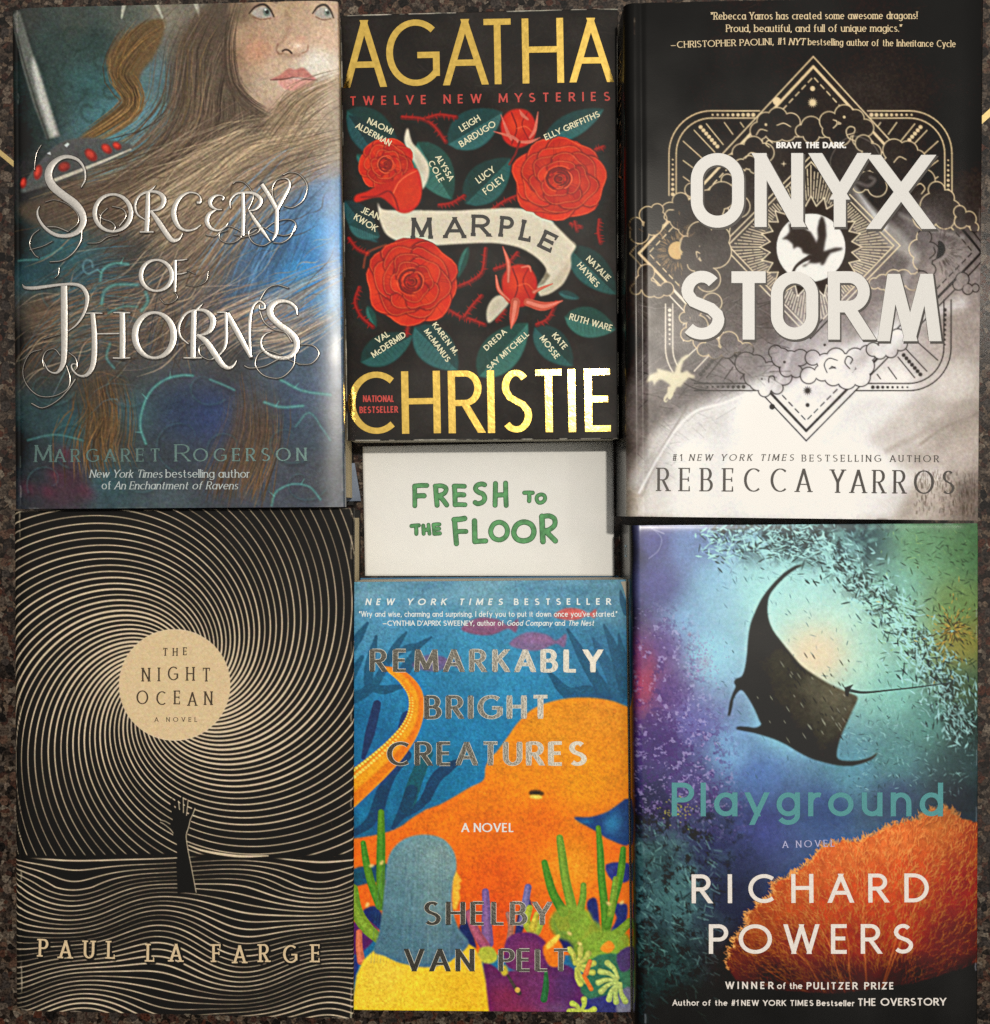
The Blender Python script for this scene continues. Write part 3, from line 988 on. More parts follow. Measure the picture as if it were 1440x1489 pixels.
    # thorned vines
    vn = (70, 134, 128)

    def vine(p, w=4.5, al=0.75, th=True):
        c.stroke(p, w, vn, al * 0.7, edge=1.6, smooth=6)
        q = spl(p, 6)
        c.stroke(q, w * 0.4, (120, 176, 164), al * 0.5, edge=0.8)
        if th:
            for i in range(4, len(q) - 2, 11):
                d = q[i + 1] - q[i]; d = d / (np.hypot(*d) + 1e-9); nn = np.array([d[1], -d[0]])
                c.stroke([q[i], q[i] + nn * 9 + d * 3], [2.5, 0.6], (100, 160, 150), al * 0.8)
    vine([(212,645),(204,620),(208,592),(220,568),(240,552),(262,546),(280,546)])
    vine([(306,552),(326,560),(341,567)], 4, 0.6, False)
    vine([(385,585),(410,592),(440,590)], 5); vine([(408,552),(440,568),(480,574)], 5)
    vine([(148,442),(152,424),(168,414),(200,414)], 6, 0.6, False)
    vine([(146,408),(150,392),(166,383),(186,384)], 5, 0.7)
    c.stroke([(142,392),(128,398),(121,390),(124,379),(133,380),(135,388)], 3, (86, 120, 124), 0.8, edge=1, smooth=5)
    vine([(160,500),(155,520),(166,535)], 5, 0.5, False); vine([(206,452),(215,438),(212,425)], 6, 0.6, False)
    vine([(158,455),(178,446),(200,446)], 4, 0.5, False)
    vine([(395,735),(402,715),(425,704),(450,708),(466,726)], 4, 0.6)
    vine([(430,620),(450,600),(470,625),(480,640)], 4, 0.4, False); vine([(40,640),(80,632),(120,640)], 4, 0.4, False)
    vine([(25,378),(60,376),(90,360)], 4, 0.45, False)
    # hilt with red stones
    c.poly([(28,278),(55,238),(86,208),(118,200),(150,202),(184,208),(192,217),(145,240),(92,262),(60,272)], (84, 83, 80), 0.95, blur=2, smooth=3)
    c.stroke([(78,262),(110,250),(150,234),(190,217)], [5, 5, 4, 2], (192, 182, 160), 0.9, edge=1.2)
    for x, y, a, b2, ro in ((132,225,11,7,.8),(155,216,9,6,.7),(170,212,7,5,.6),(93,242,9,7,-.4),(55,250,6,11,.2),(33,265,5,8,.2)):
        c.ell(x, y, a, b2, (150, 36, 30), 0.85, ro, blur=1.2); c.ell(x - 1, y - 1, a * .6, b2 * .6, (222, 74, 56), 0.8, ro, blur=1.2)
    c.poly([(93,211),(98,207),(101,209),(97,214)], (200, 205, 200), 0.8); c.poly([(68,223),(73,220),(74,225)], (190, 195, 190), 0.8)
    c.blob(95, 235, 40, 14, (40, 40, 42), 0.35, -0.3)
    # face
    face = [(346,-4),(336,40),(330,78),(335,108),(345,130),(360,147),(380,160),(398,166),(412,160),(430,140),(462,120),(500,95),(500,-6)]
    ff = c.field([(350,50,172,140,110),(370,75,182,142,114),(340,80,136,108,84),(400,40,182,152,124),(430,60,200,166,137),(470,50,212,178,148),(380,120,188,163,138),
                  (410,130,205,178,150),(400,155,180,150,125),(460,88,224,212,192),(450,104,214,198,178),(350,120,150,126,102),(470,20,190,160,132),(420,12,178,150,118),
                  (345,18,118,98,78),(372,72,190,146,116),(440,135,196,165,136),(395,95,202,172,142),(425,40,192,160,132)], eps=10)
    c.poly(face, None, 1.0, blur=4, smooth=4, field=ff)
    c.blob(374, 72, 18, 15, (206, 136, 104), 0.28); c.blob(460, 92, 20, 15, (232, 222, 204), 0.7); c.blob(436, 58, 10, 8, (222, 160, 132), 0.35)
    c.stroke([(418,22),(420,40),(412,56),(406,64)], 7, (150, 116, 92), 0.35, edge=5, smooth=5)
    c.blob(433, 66, 7, 5, (242, 214, 184), 0.8); c.blob(426, 80, 16, 4, (150, 112, 88), 0.5)
    c.stroke([(411,74),(415,72),(420,73),(424,77)], 2.6, (70, 48, 38), 0.9, edge=.6, smooth=4)
    c.stroke([(404,64),(402,72),(406,78),(412,77)], 2.4, (128, 92, 70), 0.65, edge=1.5, smooth=4)
    c.stroke([(448,66),(447,73),(440,77)], 2.2, (150, 104, 82), 0.6, edge=1.5, smooth=4)
    c.poly([(393,116),(407,109),(420,99),(429,101),(441,98),(452,108),(460,116),(445,114),(430,113),(412,115)], (186, 116, 104), 0.9, blur=1.2, smooth=3)
    c.poly([(404,117),(425,114),(446,115),(459,117),(446,127),(428,132),(412,128)], (214, 152, 138), 0.9, blur=1.4, smooth=3)
    c.stroke([(394,116),(412,115),(428,112.5),(445,115),(461,116)], [1.4, 2, 1.8, 2, 1], (112, 68, 62), 0.85, edge=.6, smooth=4)
    c.blob(433, 113.5, 10, 1.6, (236, 214, 196), 0.55); c.blob(427, 136, 18, 4, (150, 116, 94), 0.45)
    for ex, sc in ((382, .82), (471, .68)):
        c.poly([(ex-20*sc,19),(ex-10*sc,11),(ex+4*sc,9),(ex+13*sc,16),(ex+18*sc,23),(ex+3*sc,26),(ex-12*sc,24)], (168, 158, 146), 0.95, blur=1, smooth=3)
        c.ell(ex + 7*sc, 17, 6.5*sc, 7.5*sc, (104, 116, 104), 0.95, blur=.8); c.ell(ex + 8*sc, 17, 3*sc, 3.6*sc, (28, 28, 26), 1)
        c.ell(ex + 5*sc, 13.5, 1.5, 1.6, (235, 235, 225), 1)
        c.stroke([(ex-24*sc,19),(ex-13*sc,9.5),(ex+2*sc,6),(ex+13*sc,13),(ex+20*sc,24)], [1.5,3,3.4,3,1.6], (58, 42, 34), 0.9, edge=.8, smooth=4)
        c.stroke([(ex-17*sc,24),(ex-3*sc,28),(ex+14*sc,26)], 1.6, (120, 84, 66), 0.7, edge=1, smooth=4)
    c.stroke([(356,2),(380,-4),(402,2)], 5, (86, 64, 50), .6, edge=2.5, smooth=4)
    c.strands([(344,0),(331,60),(337,120),(362,152),(392,172)], 10, 60, [dk, (84,68,54)], alpha=(0.3, 0.6))
    c.strands([(500,105),(462,124),(430,145),(408,172),(380,205)], (12, 22), 130, [(150,126,98), (104,86,66), (184,158,124)], alpha=(.3, .6))
    c.blob(372, 182, 14, 20, (76, 64, 54), 0.5, .5); c.blob(420, 190, 30, 8, (196, 170, 138), .3, -.5)
    c.im *= (1 + 0.16 * (c.noise(3.2, 2) - 0.5))[..., None]
    # ---- raised silver lettering
    T = Ribbons(); SWS = []; dark = []

    def swash(a):
        # thin loops that touch share one ornament, loops that stand apart are ornaments of their own
        b = np.array([a[:, 0].min() - 3, a[:, 1].min() - 3, a[:, 0].max() + 3, a[:, 1].max() + 3])
        hit = [s for s in SWS if any(not (b[0] > q[2] or q[0] > b[2] or b[1] > q[3] or q[1] > b[3]) for q in s[1])]
        if not hit:
            SWS.append([Ribbons(), [b]]); return SWS[-1][0]
        h = hit[0]; h[1].append(b)
        for o in hit[1:]:
            h[0].items += o[0].items; h[1] += o[1]; SWS.remove(o)
        return h[0]

    def sv(zone, pts, cl=False, thin=False, sm=6):
        ox, oy, k = zone
        a = zmap(ox, oy, k, pts)
        if thin:
            a = np.c_[a[:, :2], np.full(len(a), thin * .62)]
        dark.append((a, cl))
        if not thin: a[:, 2] *= .9
        (swash(a) if thin else T).stroke(a, a[:, 2], smooth=sm, closed=cl)
    A, B, D, E = (0, 200, .1736), (240, 200, .1736), (10, 380, .1736), (240, 380, .18056)
    sv(A, [(680,415,6),(712,345,14),(702,255,18),(650,185,26),(560,158,34),(480,185,44),(420,250,62),(405,330,70),(445,410,74),(530,482,72),(625,552,72),(685,630,64),(697,710,56),(655,785,46),(570,822,36),(470,815,32),(380,758,26),(325,680,20),(312,620,14),(330,575,6)])
    t = np.linspace(0, 2 * math.pi, 18, endpoint=False)
    sv(A, np.c_[945 + 152 * np.cos(t), 630 + 155 * np.sin(t), 20 + 20 * np.abs(np.cos(t))], True)
    sv(A, [(1218,690,8),(1150,640,16),(1132,560,20),(1170,485,20),(1250,452,22),(1330,462,30),(1372,510,44),(1360,570,36),(1315,604,22),(1262,612,8)])
    sv(A, [(1240,455,34),(1236,620,42),(1228,785,40)]); sv(A, [(1172,790,12),(1232,790,14),(1288,790,12)])
    sv(A, [(1262,612,24),(1325,700,44),(1385,790,46),(1430,850,44),(1465,862,34),(1505,845,18),(1530,800,5)])
    sv(A, [(1245,452,16),(1275,430,14),(1304,402,3)])
    sv(B, [(268,545,22),(295,540,20),(296,500,10),(262,468,12),(195,462,18),(125,505,32),(78,590,44),(78,670,46),(115,745,34),(175,778,20),(245,768,16),(303,730,6)])
    sv(B, [(480,520,20),(492,500,14),(465,484,10),(420,490,22),(380,525,36),(385,570,30),(430,600,14),(478,604,8)])
    sv(B, [(430,602,10),(370,640,32),(350,700,40),(380,755,30),(440,778,16),(500,750,12),(530,712,5)])
    sv(B, [(548,592,6),(545,530,12),(590,475,18),(650,462,20),(740,466,26),(798,510,34),(795,560,28),(755,602,16),(700,612,8)])
    sv(B, [(652,470,30),(656,640,32),(650,820,30)]); sv(B, [(705,615,14),(755,695,30),(820,785,28),(880,868,8)])
    sv(B, [(812,392,34),(875,490,36),(937,602,34)]); sv(B, [(937,602,34),(1000,490,30),(1042,405,22),(1035,355,12),(1005,340,6)])
    sv(B, [(937,600,34),(935,720,34),(930,800,28),(900,860,12)])
    sv(A, [(345,45+15,0),(310,120,0),(292,200,0),(288,270,0)], thin=.9); sv(A, [(330,770,0),(270,820,0),(248,900,0),(290,980,0),(325,1005,0)], thin=1.5)
    sv(A, [(250,940,0),(360,910,0),(440,870,0)], thin=1.6); sv(A, [(420,1042,0),(520,1030,0),(610,970,0),(675,870,0),(685,780,0)], thin=2.2)
    sv(A, [(380,540,0),(460,522,0),(570,560,0),(650,640,0),(650,720,0),(580,780,0)], thin=1.2); sv(A, [(400,748,0),(480,752,0),(575,790,0)], thin=2.6)
    sv(A, [(735,885,0),(830,880,0),(900,835,0),(990,815,0)], thin=1.6); sv(A, [(830,640,0),(860,680,0),(930,705,0),(965,745,0),(950,780,0)], thin=2)
    sv(A, [(840,720,0),(845,650,0),(900,590,0)], thin=1.2); sv(A, [(940,575,0),(1030,600,0),(1055,660,0),(1000,740,0)], thin=1.8); sv(A, [(730,668,0),(790,664,0)], thin=1.2)
    sv(B, [(570,385,0),(600,368,0),(660,375,0),(715,430,0),(740,500,0),(700,600,0)], thin=1.5)
    sv(B, [(990,312,0),(1050,290,0),(1130,312,0),(1190,400,0),(1160,520,0),(1070,585,0),(1000,575,0)], thin=1.8)
    sv(B, [(1010,342,0),(940,356,0),(900,420,0),(905,500,0),(935,560,0)], thin=1.6)
    sv(B, [(345,815,0),(420,825,0),(470,780,0),(530,742,0),(600,765,0),(690,808,0),(770,770,0)], thin=2)
    sv(B, [(520,780,0),(460,800,0),(460,850,0),(520,882,0),(590,872,0),(640,825,0),(580,815,0)], thin=1.6)
    sv(B, [(840,762,0),(920,708,0),(1030,684,0),(1092,715,0),(1080,785,0),(1000,820,0),(900,795,0),(820,752,0),(730,760,0),(700,810,0),(740,880,0),(820,905,0),(890,870,0)], thin=1.8)
    sv(B, [(1090,740,0),(1050,830,0),(980,880,0),(910,880,0)], thin=1.8); sv(B, [(630,840,0),(700,825,0),(770,800,0),(800,760,0)], thin=1.6)
    # small middle word
    sv((227.5, 400.5, 1), np.c_[22.5 * np.cos(t), 22.5 * np.sin(t), 3.2 + 3.6 * np.abs(np.cos(t))], True)
    sv(E, [(82,-10,24),(82,120,26),(80,245,20)]); sv(E, [(84,-8,10),(130,-10,12),(178,-18,6)]); sv(E, [(84,104,8),(130,100,10),(175,88,5)])
    sv(E, [(80,250,0),(100,290,0),(60,330,0),(0,340,0),(-40,300,0)], thin=1.0); sv(E, [(180,70,0),(240,100,0)], thin=1); sv(E, [(350,80,0),(330,160,0),(250,200,0),(170,190,0)], thin=.8)
    # lower word
    sv(D, [(122,190,8),(150,218,26),(230,224,32),(340,210,28),(460,195,24),(560,192,28),(630,215,34),(672,285,38),(668,370,30),(635,460,20),(580,535,14),(515,585,6)])
    sv(D, [(480,205,58),(482,500,62),(480,780,54),(462,880,40),(415,935,20),(350,915,10),(308,840,6)])
    sv(D, [(720,435,40),(733,600,48),(733,780,50),(715,890,44),(665,955,30),(600,955,16),(548,905,14),(545,865,10),(580,862,8),(588,890,6)])
    sv(D, [(665,436,10),(735,434,14),(803,436,10)]); sv(D, [(895,430,10),(968,430,14),(1035,432,12)]); sv(D, [(968,432,48),(970,620,50),(968,808,50)]); sv(D, [(890,810,14),(965,812,14),(1036,808,12)])
    sv(D, [(755,608,12),(850,606,14),(945,604,12)])
    sv(D, np.c_[1235 + 162 * np.cos(t), 620 + 190 * np.sin(t), 22 + 36 * np.abs(np.cos(t))], True)
    sv(E, [(188,665,8),(125,605,16),(112,520,22),(165,425,20),(250,392,20),(330,402,34),(385,465,52),(370,545,42),(320,585,24),(255,595,8)])
    sv(E, [(232,398,42),(228,590,46),(225,772,44)]); sv(E, [(150,777,12),(225,778,14),(298,776,12)])
    sv(E, [(258,592,26),(330,645,50),(400,745,54),(460,830,48),(510,858,32),(552,838,16),(577,798,5)]); sv(E, [(250,395,18),(275,370,14),(306,340,3)])
    sv(E, [(418,410,10),(470,410,12),(500,414,8)]); sv(E, [(490,415,24),(492,640,26),(455,735,14),(375,790,6)])
    sv(E, [(500,420,44),(600,600,48),(692,772,30)]); sv(E, [(690,770,16),(680,620,24),(682,480,26),(705,370,20),(755,320,16),(798,345,16),(800,378,14),(762,382,12),(758,352,8)])
    sv(E, [(1066,430,6),(1050,370,24),(990,325,26),(905,325,38),(848,375,54),(855,440,56),(920,508,52),(1000,565,52),(1055,630,52),(1055,710,46),(1000,768,36),(920,778,32),(835,750,26),(780,695,20),(775,630,14),(810,585,8),(850,570,4)])
    for zz, p, w in [(D,[(290,738,0),(190,775,0),(128,900,0),(155,1020,0),(260,1122,0),(390,1130,0),(505,1070,0),(530,980,0),(500,875,0)],1.9),(D,[(575,985,0),(510,1080,0),(420,1170,0),(300,1228,0),(205,1190,0)],2.4),
                     (D,[(310,880,0),(300,820,0),(330,755,0),(400,735,0),(450,790,0)],1.6),(D,[(520,765,0),(575,810,0),(590,880,0),(565,920,0)],1.8),(D,[(310,650,0),(380,630,0),(450,610,0)],1),
                     (D,[(440,55,0),(432,110,0),(405,140,0)],1.0),(E,[(320,662,0),(275,690,0),(285,755,0),(350,792,0),(400,785,0)],2),
                     (E,[(765,308,0),(820,222,0),(900,190,0),(992,215,0)],2.2),(E,[(762,400,0),(800,490,0),(880,550,0),(970,575,0),(1025,650,0)],2),(E,[(1075,830,0),(1180,822,0),(1240,745,0),(1195,680,0),(1090,668,0)],1.6),
                     (E,[(1048,745,0),(1030,850,0),(930,938,0),(800,920,0),(728,835,0),(755,745,0),(830,720,0),(935,755,0)],2),(E,[(640,842,0),(690,860,0),(800,845,0),(900,795,0),(960,770,0)],2.4),(E,[(960,775,0),(1040,810,0),(1090,830,0)],1.5)]:
        sv(zz, p, thin=w)
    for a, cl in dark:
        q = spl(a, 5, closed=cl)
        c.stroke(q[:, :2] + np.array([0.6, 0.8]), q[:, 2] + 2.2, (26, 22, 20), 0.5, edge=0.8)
    c.crisp(.55, 2.5); c.scuffs(sf, 26); c.worn_edges(sf, 8, amount=.4)
    c.grain(0.085)
    ink = ink_mat('painted_jacket', rough=0.27, spec=0.32, coat=0.0, bump=0.02)
    cover('dust_jacket', c, sf, ink, bk, 1.0, spine=0.0035, bottom=0.001)
    silver = flat_mat('silver_foil', (0.66, 0.635, 0.60), rough=0.30, metal=1.0, raw=True, var=0.1, bump=0.12, scale=1200)
    T.build('title_lettering', sf, silver, bk, ridge=0.085)
    tf = flat_mat('thin_silver_foil', (0.5, 0.47, 0.43), rough=0.25, metal=1.0, raw=True, var=0.15)
    for q in SWS:
        q[0].build('swash_ornament', sf, tf, bk, ridge=0.2, lift=0.0002)
    # author and small type
    teal = flat_mat('teal_foil', (0.11, 0.19, 0.185), rough=0.42, metal=0.65, raw=True, var=0.25, bump=0.1)
    R = Ribbons()
    text(R, 'M', (50, 672), (76, 672), 25, 3.4, 1.3, serif=.05)
    text(R, 'ARGARET', (79, 672), (233, 671), 19, 3.0, 1.2, serif=.05)
    text(R, 'R', (254, 671), (277, 671), 25, 3.4, 1.3, serif=.05)
    text(R, 'OGERSON', (281, 671), (446, 670), 19, 3.0, 1.2, serif=.05)
    R.build('author_lettering', sf, teal, bk)
    R = Ribbons()
    text(R, 'New York Times', (130, 694.5), (236, 694.5), 11.5, 1.5, .7, slant=.22, serif=.04)
    text(R, 'bestselling author', (241, 694.5), (364, 694.5), 12, 1.5, .8, serif=.05)
    text(R, 'of', (148, 711.5), (162, 711.5), 12, 1.5, .8, serif=.05)
    text(R, 'An Enchantment of Ravens', (166, 711.5), (346, 711.5), 11.5, 1.5, .7, slant=.22, serif=.04)
    R.build('tagline_lettering', sf, flat_mat('pale_grey_ink', (176, 182, 176), rough=0.45), bk)
    hard_block(bk, sf, fore_in=0.0006)
    # glossy back flap of the jacket lying on the inner face of the back board
    fq = sf.corners((0.10, 0.2045, -0.0036, 0.003))
    prism('jacket_flap', fq, 0.0033, 0.0037, flat_mat('blue_flap', (120, 128, 140), rough=0.22, var=0.35, scale=60), bk)


build_sorcery()

# ------------------------------------------------------------------ paperback with roses and a banner (upper middle)
def rose(c, cx, cy, R, seed, squash=0.92, rot=0.0, **kw):
    """petals kept inside their own outline"""
    before = c.im.copy(); M = np.zeros((c.h, c.w))
    _rose(c, cx, cy, R, seed, squash, rot, M=M, **kw)
    M = np.clip(M, 0, 1)[..., None]
    c.im = before * (1 - M) + c.im * M


def _rose(c, cx, cy, R, seed, squash=0.92, rot=0.0, dark=(110, 22, 16), mid=(196, 46, 26), light=(226, 74, 40), bloom=5, M=None):
    """an open rose: rings of overlapping petals, outermost first"""
    r = np.random.default_rng(seed)
    for ring in range(bloom):
        f = 1 - ring / (bloom + 0.2)
        n = max(3, 7 - ring)
        for i in range(n):
            a = rot + ring * 0.9 + i * 2 * math.pi / n + r.uniform(-.2, .2)
            pr = R * (0.50 * f + 0.06); d = R * f * 0.52
            px, py = cx + d * math.cos(a), cy + d * math.sin(a) * squash
            t = np.linspace(0, 2 * math.pi, 26, endpoint=False)
            wob = 1 + 0.10 * np.sin(3 * t + r.uniform(0, 6)) + 0.05 * np.sin(5 * t + r.uniform(0, 6))
            ca, sa = math.cos(a), math.sin(a)
            u, v = pr * wob * np.cos(t) * 0.86, pr * wob * np.sin(t) * 1.08
            pts = np.c_[px + u * ca - v * sa, py + (u * sa + v * ca) * squash]
            c.poly(pts, np.array(dark) * .8, 0.9, blur=1.8)
            sl, m = c.poly_mask(pts)
            M[sl] = np.maximum(M[sl], m)
            k = r.uniform(0, 1)
            base = np.array(mid) * (0.86 + 0.2 * k)
            ins = np.array([px, py]) + (pts - np.array([px, py])) * 0.95
            c.poly(ins, base, 1.0, blur=0.7)
            c.blob(px + ca * pr * .35, py + sa * pr * .35, pr * .55, pr * .5, light, 0.42 + 0.25 * k)
            c.blob(px - ca * pr * .45, py - sa * pr * .45, pr * .5, pr * .6, dark, 0.72 * (1 - 0.1 * ring))
            for q in range(5):
                b0 = r.uniform(-.5, .5); r0, r1 = r.uniform(-.4, .1), r.uniform(.4, .85)
                c.stroke([(px + pr * (ca * r0 - sa * b0), py + pr * (sa * r0 + ca * b0)), (px + pr * (ca * r1 - sa * b0 * 1.3), py + pr * (sa * r1 + ca * b0 * 1.3))], [2.2, .6], dark if q % 2 else light, .28, edge=1)
            e = np.array([pts[j] for j in range(26) if (math.cos(t[j]) > 0.1)][::1])
            e = e[np.argsort(np.arctan2(-(e[:, 0] - px) * sa + (e[:, 1] - py) * ca, 1 + 0 * e[:, 0]))] if False else np.array([px, py]) + (pts[[20, 21, 22, 23, 24, 25, 0, 1, 2, 3, 4, 5, 6]] - np.array([px, py])) * 0.94
            c.stroke(e, 1.3, (244, 116, 78), 0.55, edge=.7)
    for k in range(5):
        a0 = r.uniform(0, 6.3); rr = R * (0.06 + 0.05 * k)
        t = np.linspace(a0, a0 + 3.6, 14)
        c.stroke(np.c_[cx + rr * np.cos(t), cy + rr * squash * np.sin(t)], [0.6] + [R * 0.05] * 12 + [0.6], dark, 0.75, edge=.8)
        c.stroke(np.c_[cx + rr * 1.2 * np.cos(t), cy + rr * 1.2 * squash * np.sin(t)], 1.2, (240, 104, 66), 0.55, edge=.6)


def build_agatha():
    Z = 0.026
    sf = Surface((495, 22), (898.5, 12), (900, 638), (504.5, 641), Z,
                 lambda U, W, V, B: wavy(U, V, 0.00012, 90, 120, 1.1) - 0.0006 * np.exp(-np.maximum(W, 0) / 16) - 0.0005 * np.exp(-np.maximum(U, 0) / 10))
    bk = empty('paperback_book', (*sf.world(700, 330)[:2], 0.0),
               'dark paperback with red roses, a cream banner and gold foil lettering at top and bottom', 'book', 'books laid out on the floor')
    c = Canvas(484, 4, 912, 652, 1.0, 21)
    c.im[:] = (44, 41, 39)
    c.im *= (0.8 + 0.4 * c.noise(50, 3))[..., None]
    r = c.rng
    zA, zB = (490, 0, .2986), (490, 320, .2986)

    def z(zone, pts):
        return zmap(*zone, pts)
    leafc = [(42, 78, 74), (48, 86, 84), (40, 70, 72), (52, 94, 84)]

    def leaf(zone, a, b, wid, ci=0, bend=0.0):
        a, b = z(zone, [a, b]); d = b - a; L = np.hypot(*d); d /= L; n = np.array([-d[1], d[0]])
        t = np.linspace(0, 1, 14)
        prof = np.sin(np.pi * t ** 0.85) ** 0.75 * wid * .2986 / 2
        mid = a + np.outer(t * L, d) + np.outer(np.sin(np.pi * t) * bend, n)
        pts = np.vstack([mid + n * prof[:, None], (mid - n * prof[:, None])[::-1]])
        col = np.array(leafc[ci % 4], float)
        c.poly(pts, col * .8, 0.95, blur=.8)
        c.poly(np.vstack([mid + n * prof[:, None] * .96, mid[::-1]]), col * 1.22, 0.8, blur=1.5)
        for k in range(3, 12):
            for s in (1, -1):
                c.stroke([mid[k], mid[k] + d * 5 + n * s * prof[k] * .8], [1.2, .5], col * .75, .35, edge=.6)
        c.stroke(mid, [1.6] * 13 + [.5], col * .7, .5, edge=.6)
    for zn, a, b, w, i in ((zA,(50,535),(300,720),170,0),(zA,(60,560),(200,770),110,2),(zA,(540,700),(805,545),190,1),(zA,(395,690),(560,970),185,3),(zA,(625,990),(845,770),190,0),(zA,(1010,680),(1300,530),120,1),
                           (zA,(40,975),(200,1180),120,2),(zB,(1130,130),(1365,360),160,0),(zB,(1110,470),(1360,530),150,3),(zB,(115,690),(370,560),150,0),(zB,(380,520),(590,730),180,1),
                           (zB,(690,760),(930,500),190,3),(zB,(965,520),(1150,710),150,0),(zB,(60,20),(210,80),90,1),(zB,(640,130),(590,280),40,3),(zB,(1080,350),(1180,380),40,1),(zB,(150,420),(190,520),40,3),(zA,(100,750),(150,810),40,3)):
        leaf(zn, a, b, w, i)
    # thorny red stems
    for zn, p in ((zA,[(320,570),(420,580),(480,620),(530,690)]),(zA,[(440,575),(500,560),(580,570)]),(zA,[(500,1000),(560,990),(620,955)]),(zA,[(760,1020),(820,980),(890,950)]),(zA,[(1260,730),(1300,715)]),(zA,[(1140,1090),(1190,1105)]),
                  (zB,[(60,90),(100,140),(150,165)]),(zB,[(110,330),(90,400),(120,470),(175,520)]),(zB,[(590,325),(660,295),(710,250),(725,140)]),(zB,[(540,435),(600,470),(640,480),(720,510)]),(zB,[(620,475),(660,420),(705,370)]),
                  (zB,[(770,240),(830,215),(880,160)]),(zB,[(975,510),(1030,480),(1070,400)]),(zB,[(780,490),(820,440)]),(zB,[(1280,0),(1275,60),(1285,110)]),(zB,[(1160,10),(1170,50)]),(zB,[(350,520),(340,560)])):
        q = z(zn, p)
        c.stroke(q, 7, (96, 24, 18), .95, edge=.8, smooth=6); c.stroke(q - [.8, 1], 2.6, (166, 50, 38), .7, edge=.8, smooth=6)
        s = spl(q, 7)
        for k in range(1, len(s) - 1, 2):
            d = s[k + 1] - s[k]; d = d / (np.hypot(*d) + 1e-9); n = np.array([d[1], -d[0]]) * r.choice([-1, 1])
            c.stroke([s[k], s[k] + n * 7 + d * 1.5], [2.6, .5], (140, 40, 30), .85)
    # banner
    cream = (214, 202, 176)
    c.poly(z(zA, [(345,622),(328,682),(352,750),(390,815),(412,900),(420,920),(446,862),(446,800),(405,735),(366,690)]), cream, 1, blur=.6, smooth=4)
    c.blob(*z(zA, [(400, 800)])[0], 6, 20, (170, 158, 134), .5, -.4)
    c.poly(z(zB, [(780,368),(745,400),(728,450),(740,502),(800,450),(840,400),(820,370)]), (196, 184, 158), 1, blur=.6, smooth=4)
    band = np.vstack([spl(z(zA, [(198,985),(230,1020),(360,1022),(560,1025),(700,1018),(860,1012),(960,1028),(1050,1075)]), 6),
                      spl(z(zB, [(1062,20),(1130,88),(1165,125),(1140,175),(1138,235),(1100,310),(1040,355),(990,370)]), 6),
                      spl(z(zB, [(970,330),(1000,290),(1020,250),(1005,215),(955,170),(880,132),(760,112),(600,116),(450,124),(360,112),(290,100),(235,62),(205,-10)]), 6)])
    c.poly(band, cream, 1, blur=.6)
    c.stroke(z(zB, [(1062,20),(1130,88),(1165,125)]), 1, (120, 110, 90), .6)
    c.poly(z(zB, [(1140,175),(1138,235),(1100,310),(1040,355),(990,370),(985,330),(1040,300),(1100,240)]), (188, 174, 146), .75, blur=4)
    c.poly(z(zB, [(970,330),(1000,290),(1020,250),(1040,270),(1010,310)]), (120, 108, 88), .8, blur=2)
    # roses
    rose(c, *z(zB, [(365, 300)])[0], 68, 5, .96, .3)
    rose(c, *z(zA, [(1085, 870)])[0], 70, 9, .86, .8)
    rose(c, *z(zA, [(240, 800)])[0], 40, 14, 1.0, 2.4, bloom=4)
    c.poly(z(zA, [(300,1030),(210,960),(95,985),(92,950),(150,930),(200,900),(270,880),(330,850),(385,820),(412,900),(405,980),(360,1030)]), (188, 46, 28), 1, blur=1.2, smooth=4)
    c.poly(z(zA, [(290,1020),(270,930),(320,860),(385,820),(412,900),(400,980),(350,1030)]), (206, 58, 36), .9, blur=2, smooth=4)
    c.stroke(z(zA, [(275,940),(300,890),(340,855),(390,830)]), 1.6, (240, 110, 72), .7, edge=.6, smooth=4)
    c.stroke(z(zA, [(120,960),(190,955),(250,930),(280,960),(300,1020)]), 2.4, (110, 24, 18), .6, edge=1.4, smooth=4)
    c.stroke(z(zB, [(130,230),(150,160),(240,120)]), 3, (236, 90, 56), .4, edge=2, smooth=4)

    def bud(zone, cx, cy, h, w):
        x, y = z(zone, [(cx, cy)])[0]; h *= .2986; w *= .2986
        c.poly([(x-w*.5,y-h*.15),(x-w*.3,y-h*.42),(x,y-h*.5),(x+w*.3,y-h*.42),(x+w*.5,y-h*.1),(x+w*.42,y+h*.3),(x,y+h*.5),(x-w*.42,y+h*.3)], (186, 44, 28), 1, blur=.8, smooth=4)
        c.blob(x - w*.1, y - h*.1, w*.34, h*.3, (226, 72, 44), .7)
        c.stroke([(x-w*.2,y-h*.4),(x-w*.05,y),(x-w*.2,y+h*.4)], 1.8, (116, 24, 18), .8, edge=.8, smooth=4)
        c.stroke([(x+w*.25,y-h*.4),(x+w*.1,y-h*.1),(x+w*.3,y+h*.3)], 1.6, (128, 28, 20), .7, edge=.8, smooth=4)
        c.stroke([(x-w*.05,y),(x+w*.2,y-h*.05),(x+w*.4,y+h*.1)], 1.6, (238, 104, 68), .6, edge=.8, smooth=4)
    sep = (206, 104, 86)
    bud(zA, 885, 625, 190, 170)
    for p in ([(800,560),(830,640),(850,680)], [(765,640),(850,665),(890,690)], [(980,545),(965,630),(940,670)], [(990,670),(940,690),(880,690)], [(890,535),(905,560),(930,580)]):
        c.stroke(z(zA, p), [1, 5, 3], sep, .9, edge=.8, smooth=5)
    c.stroke(z(zA, [(890,690),(870,750),(840,800)]), 3, (120, 40, 32), .9, edge=.8)
    bud(zB, 890, 320, 210, 170)
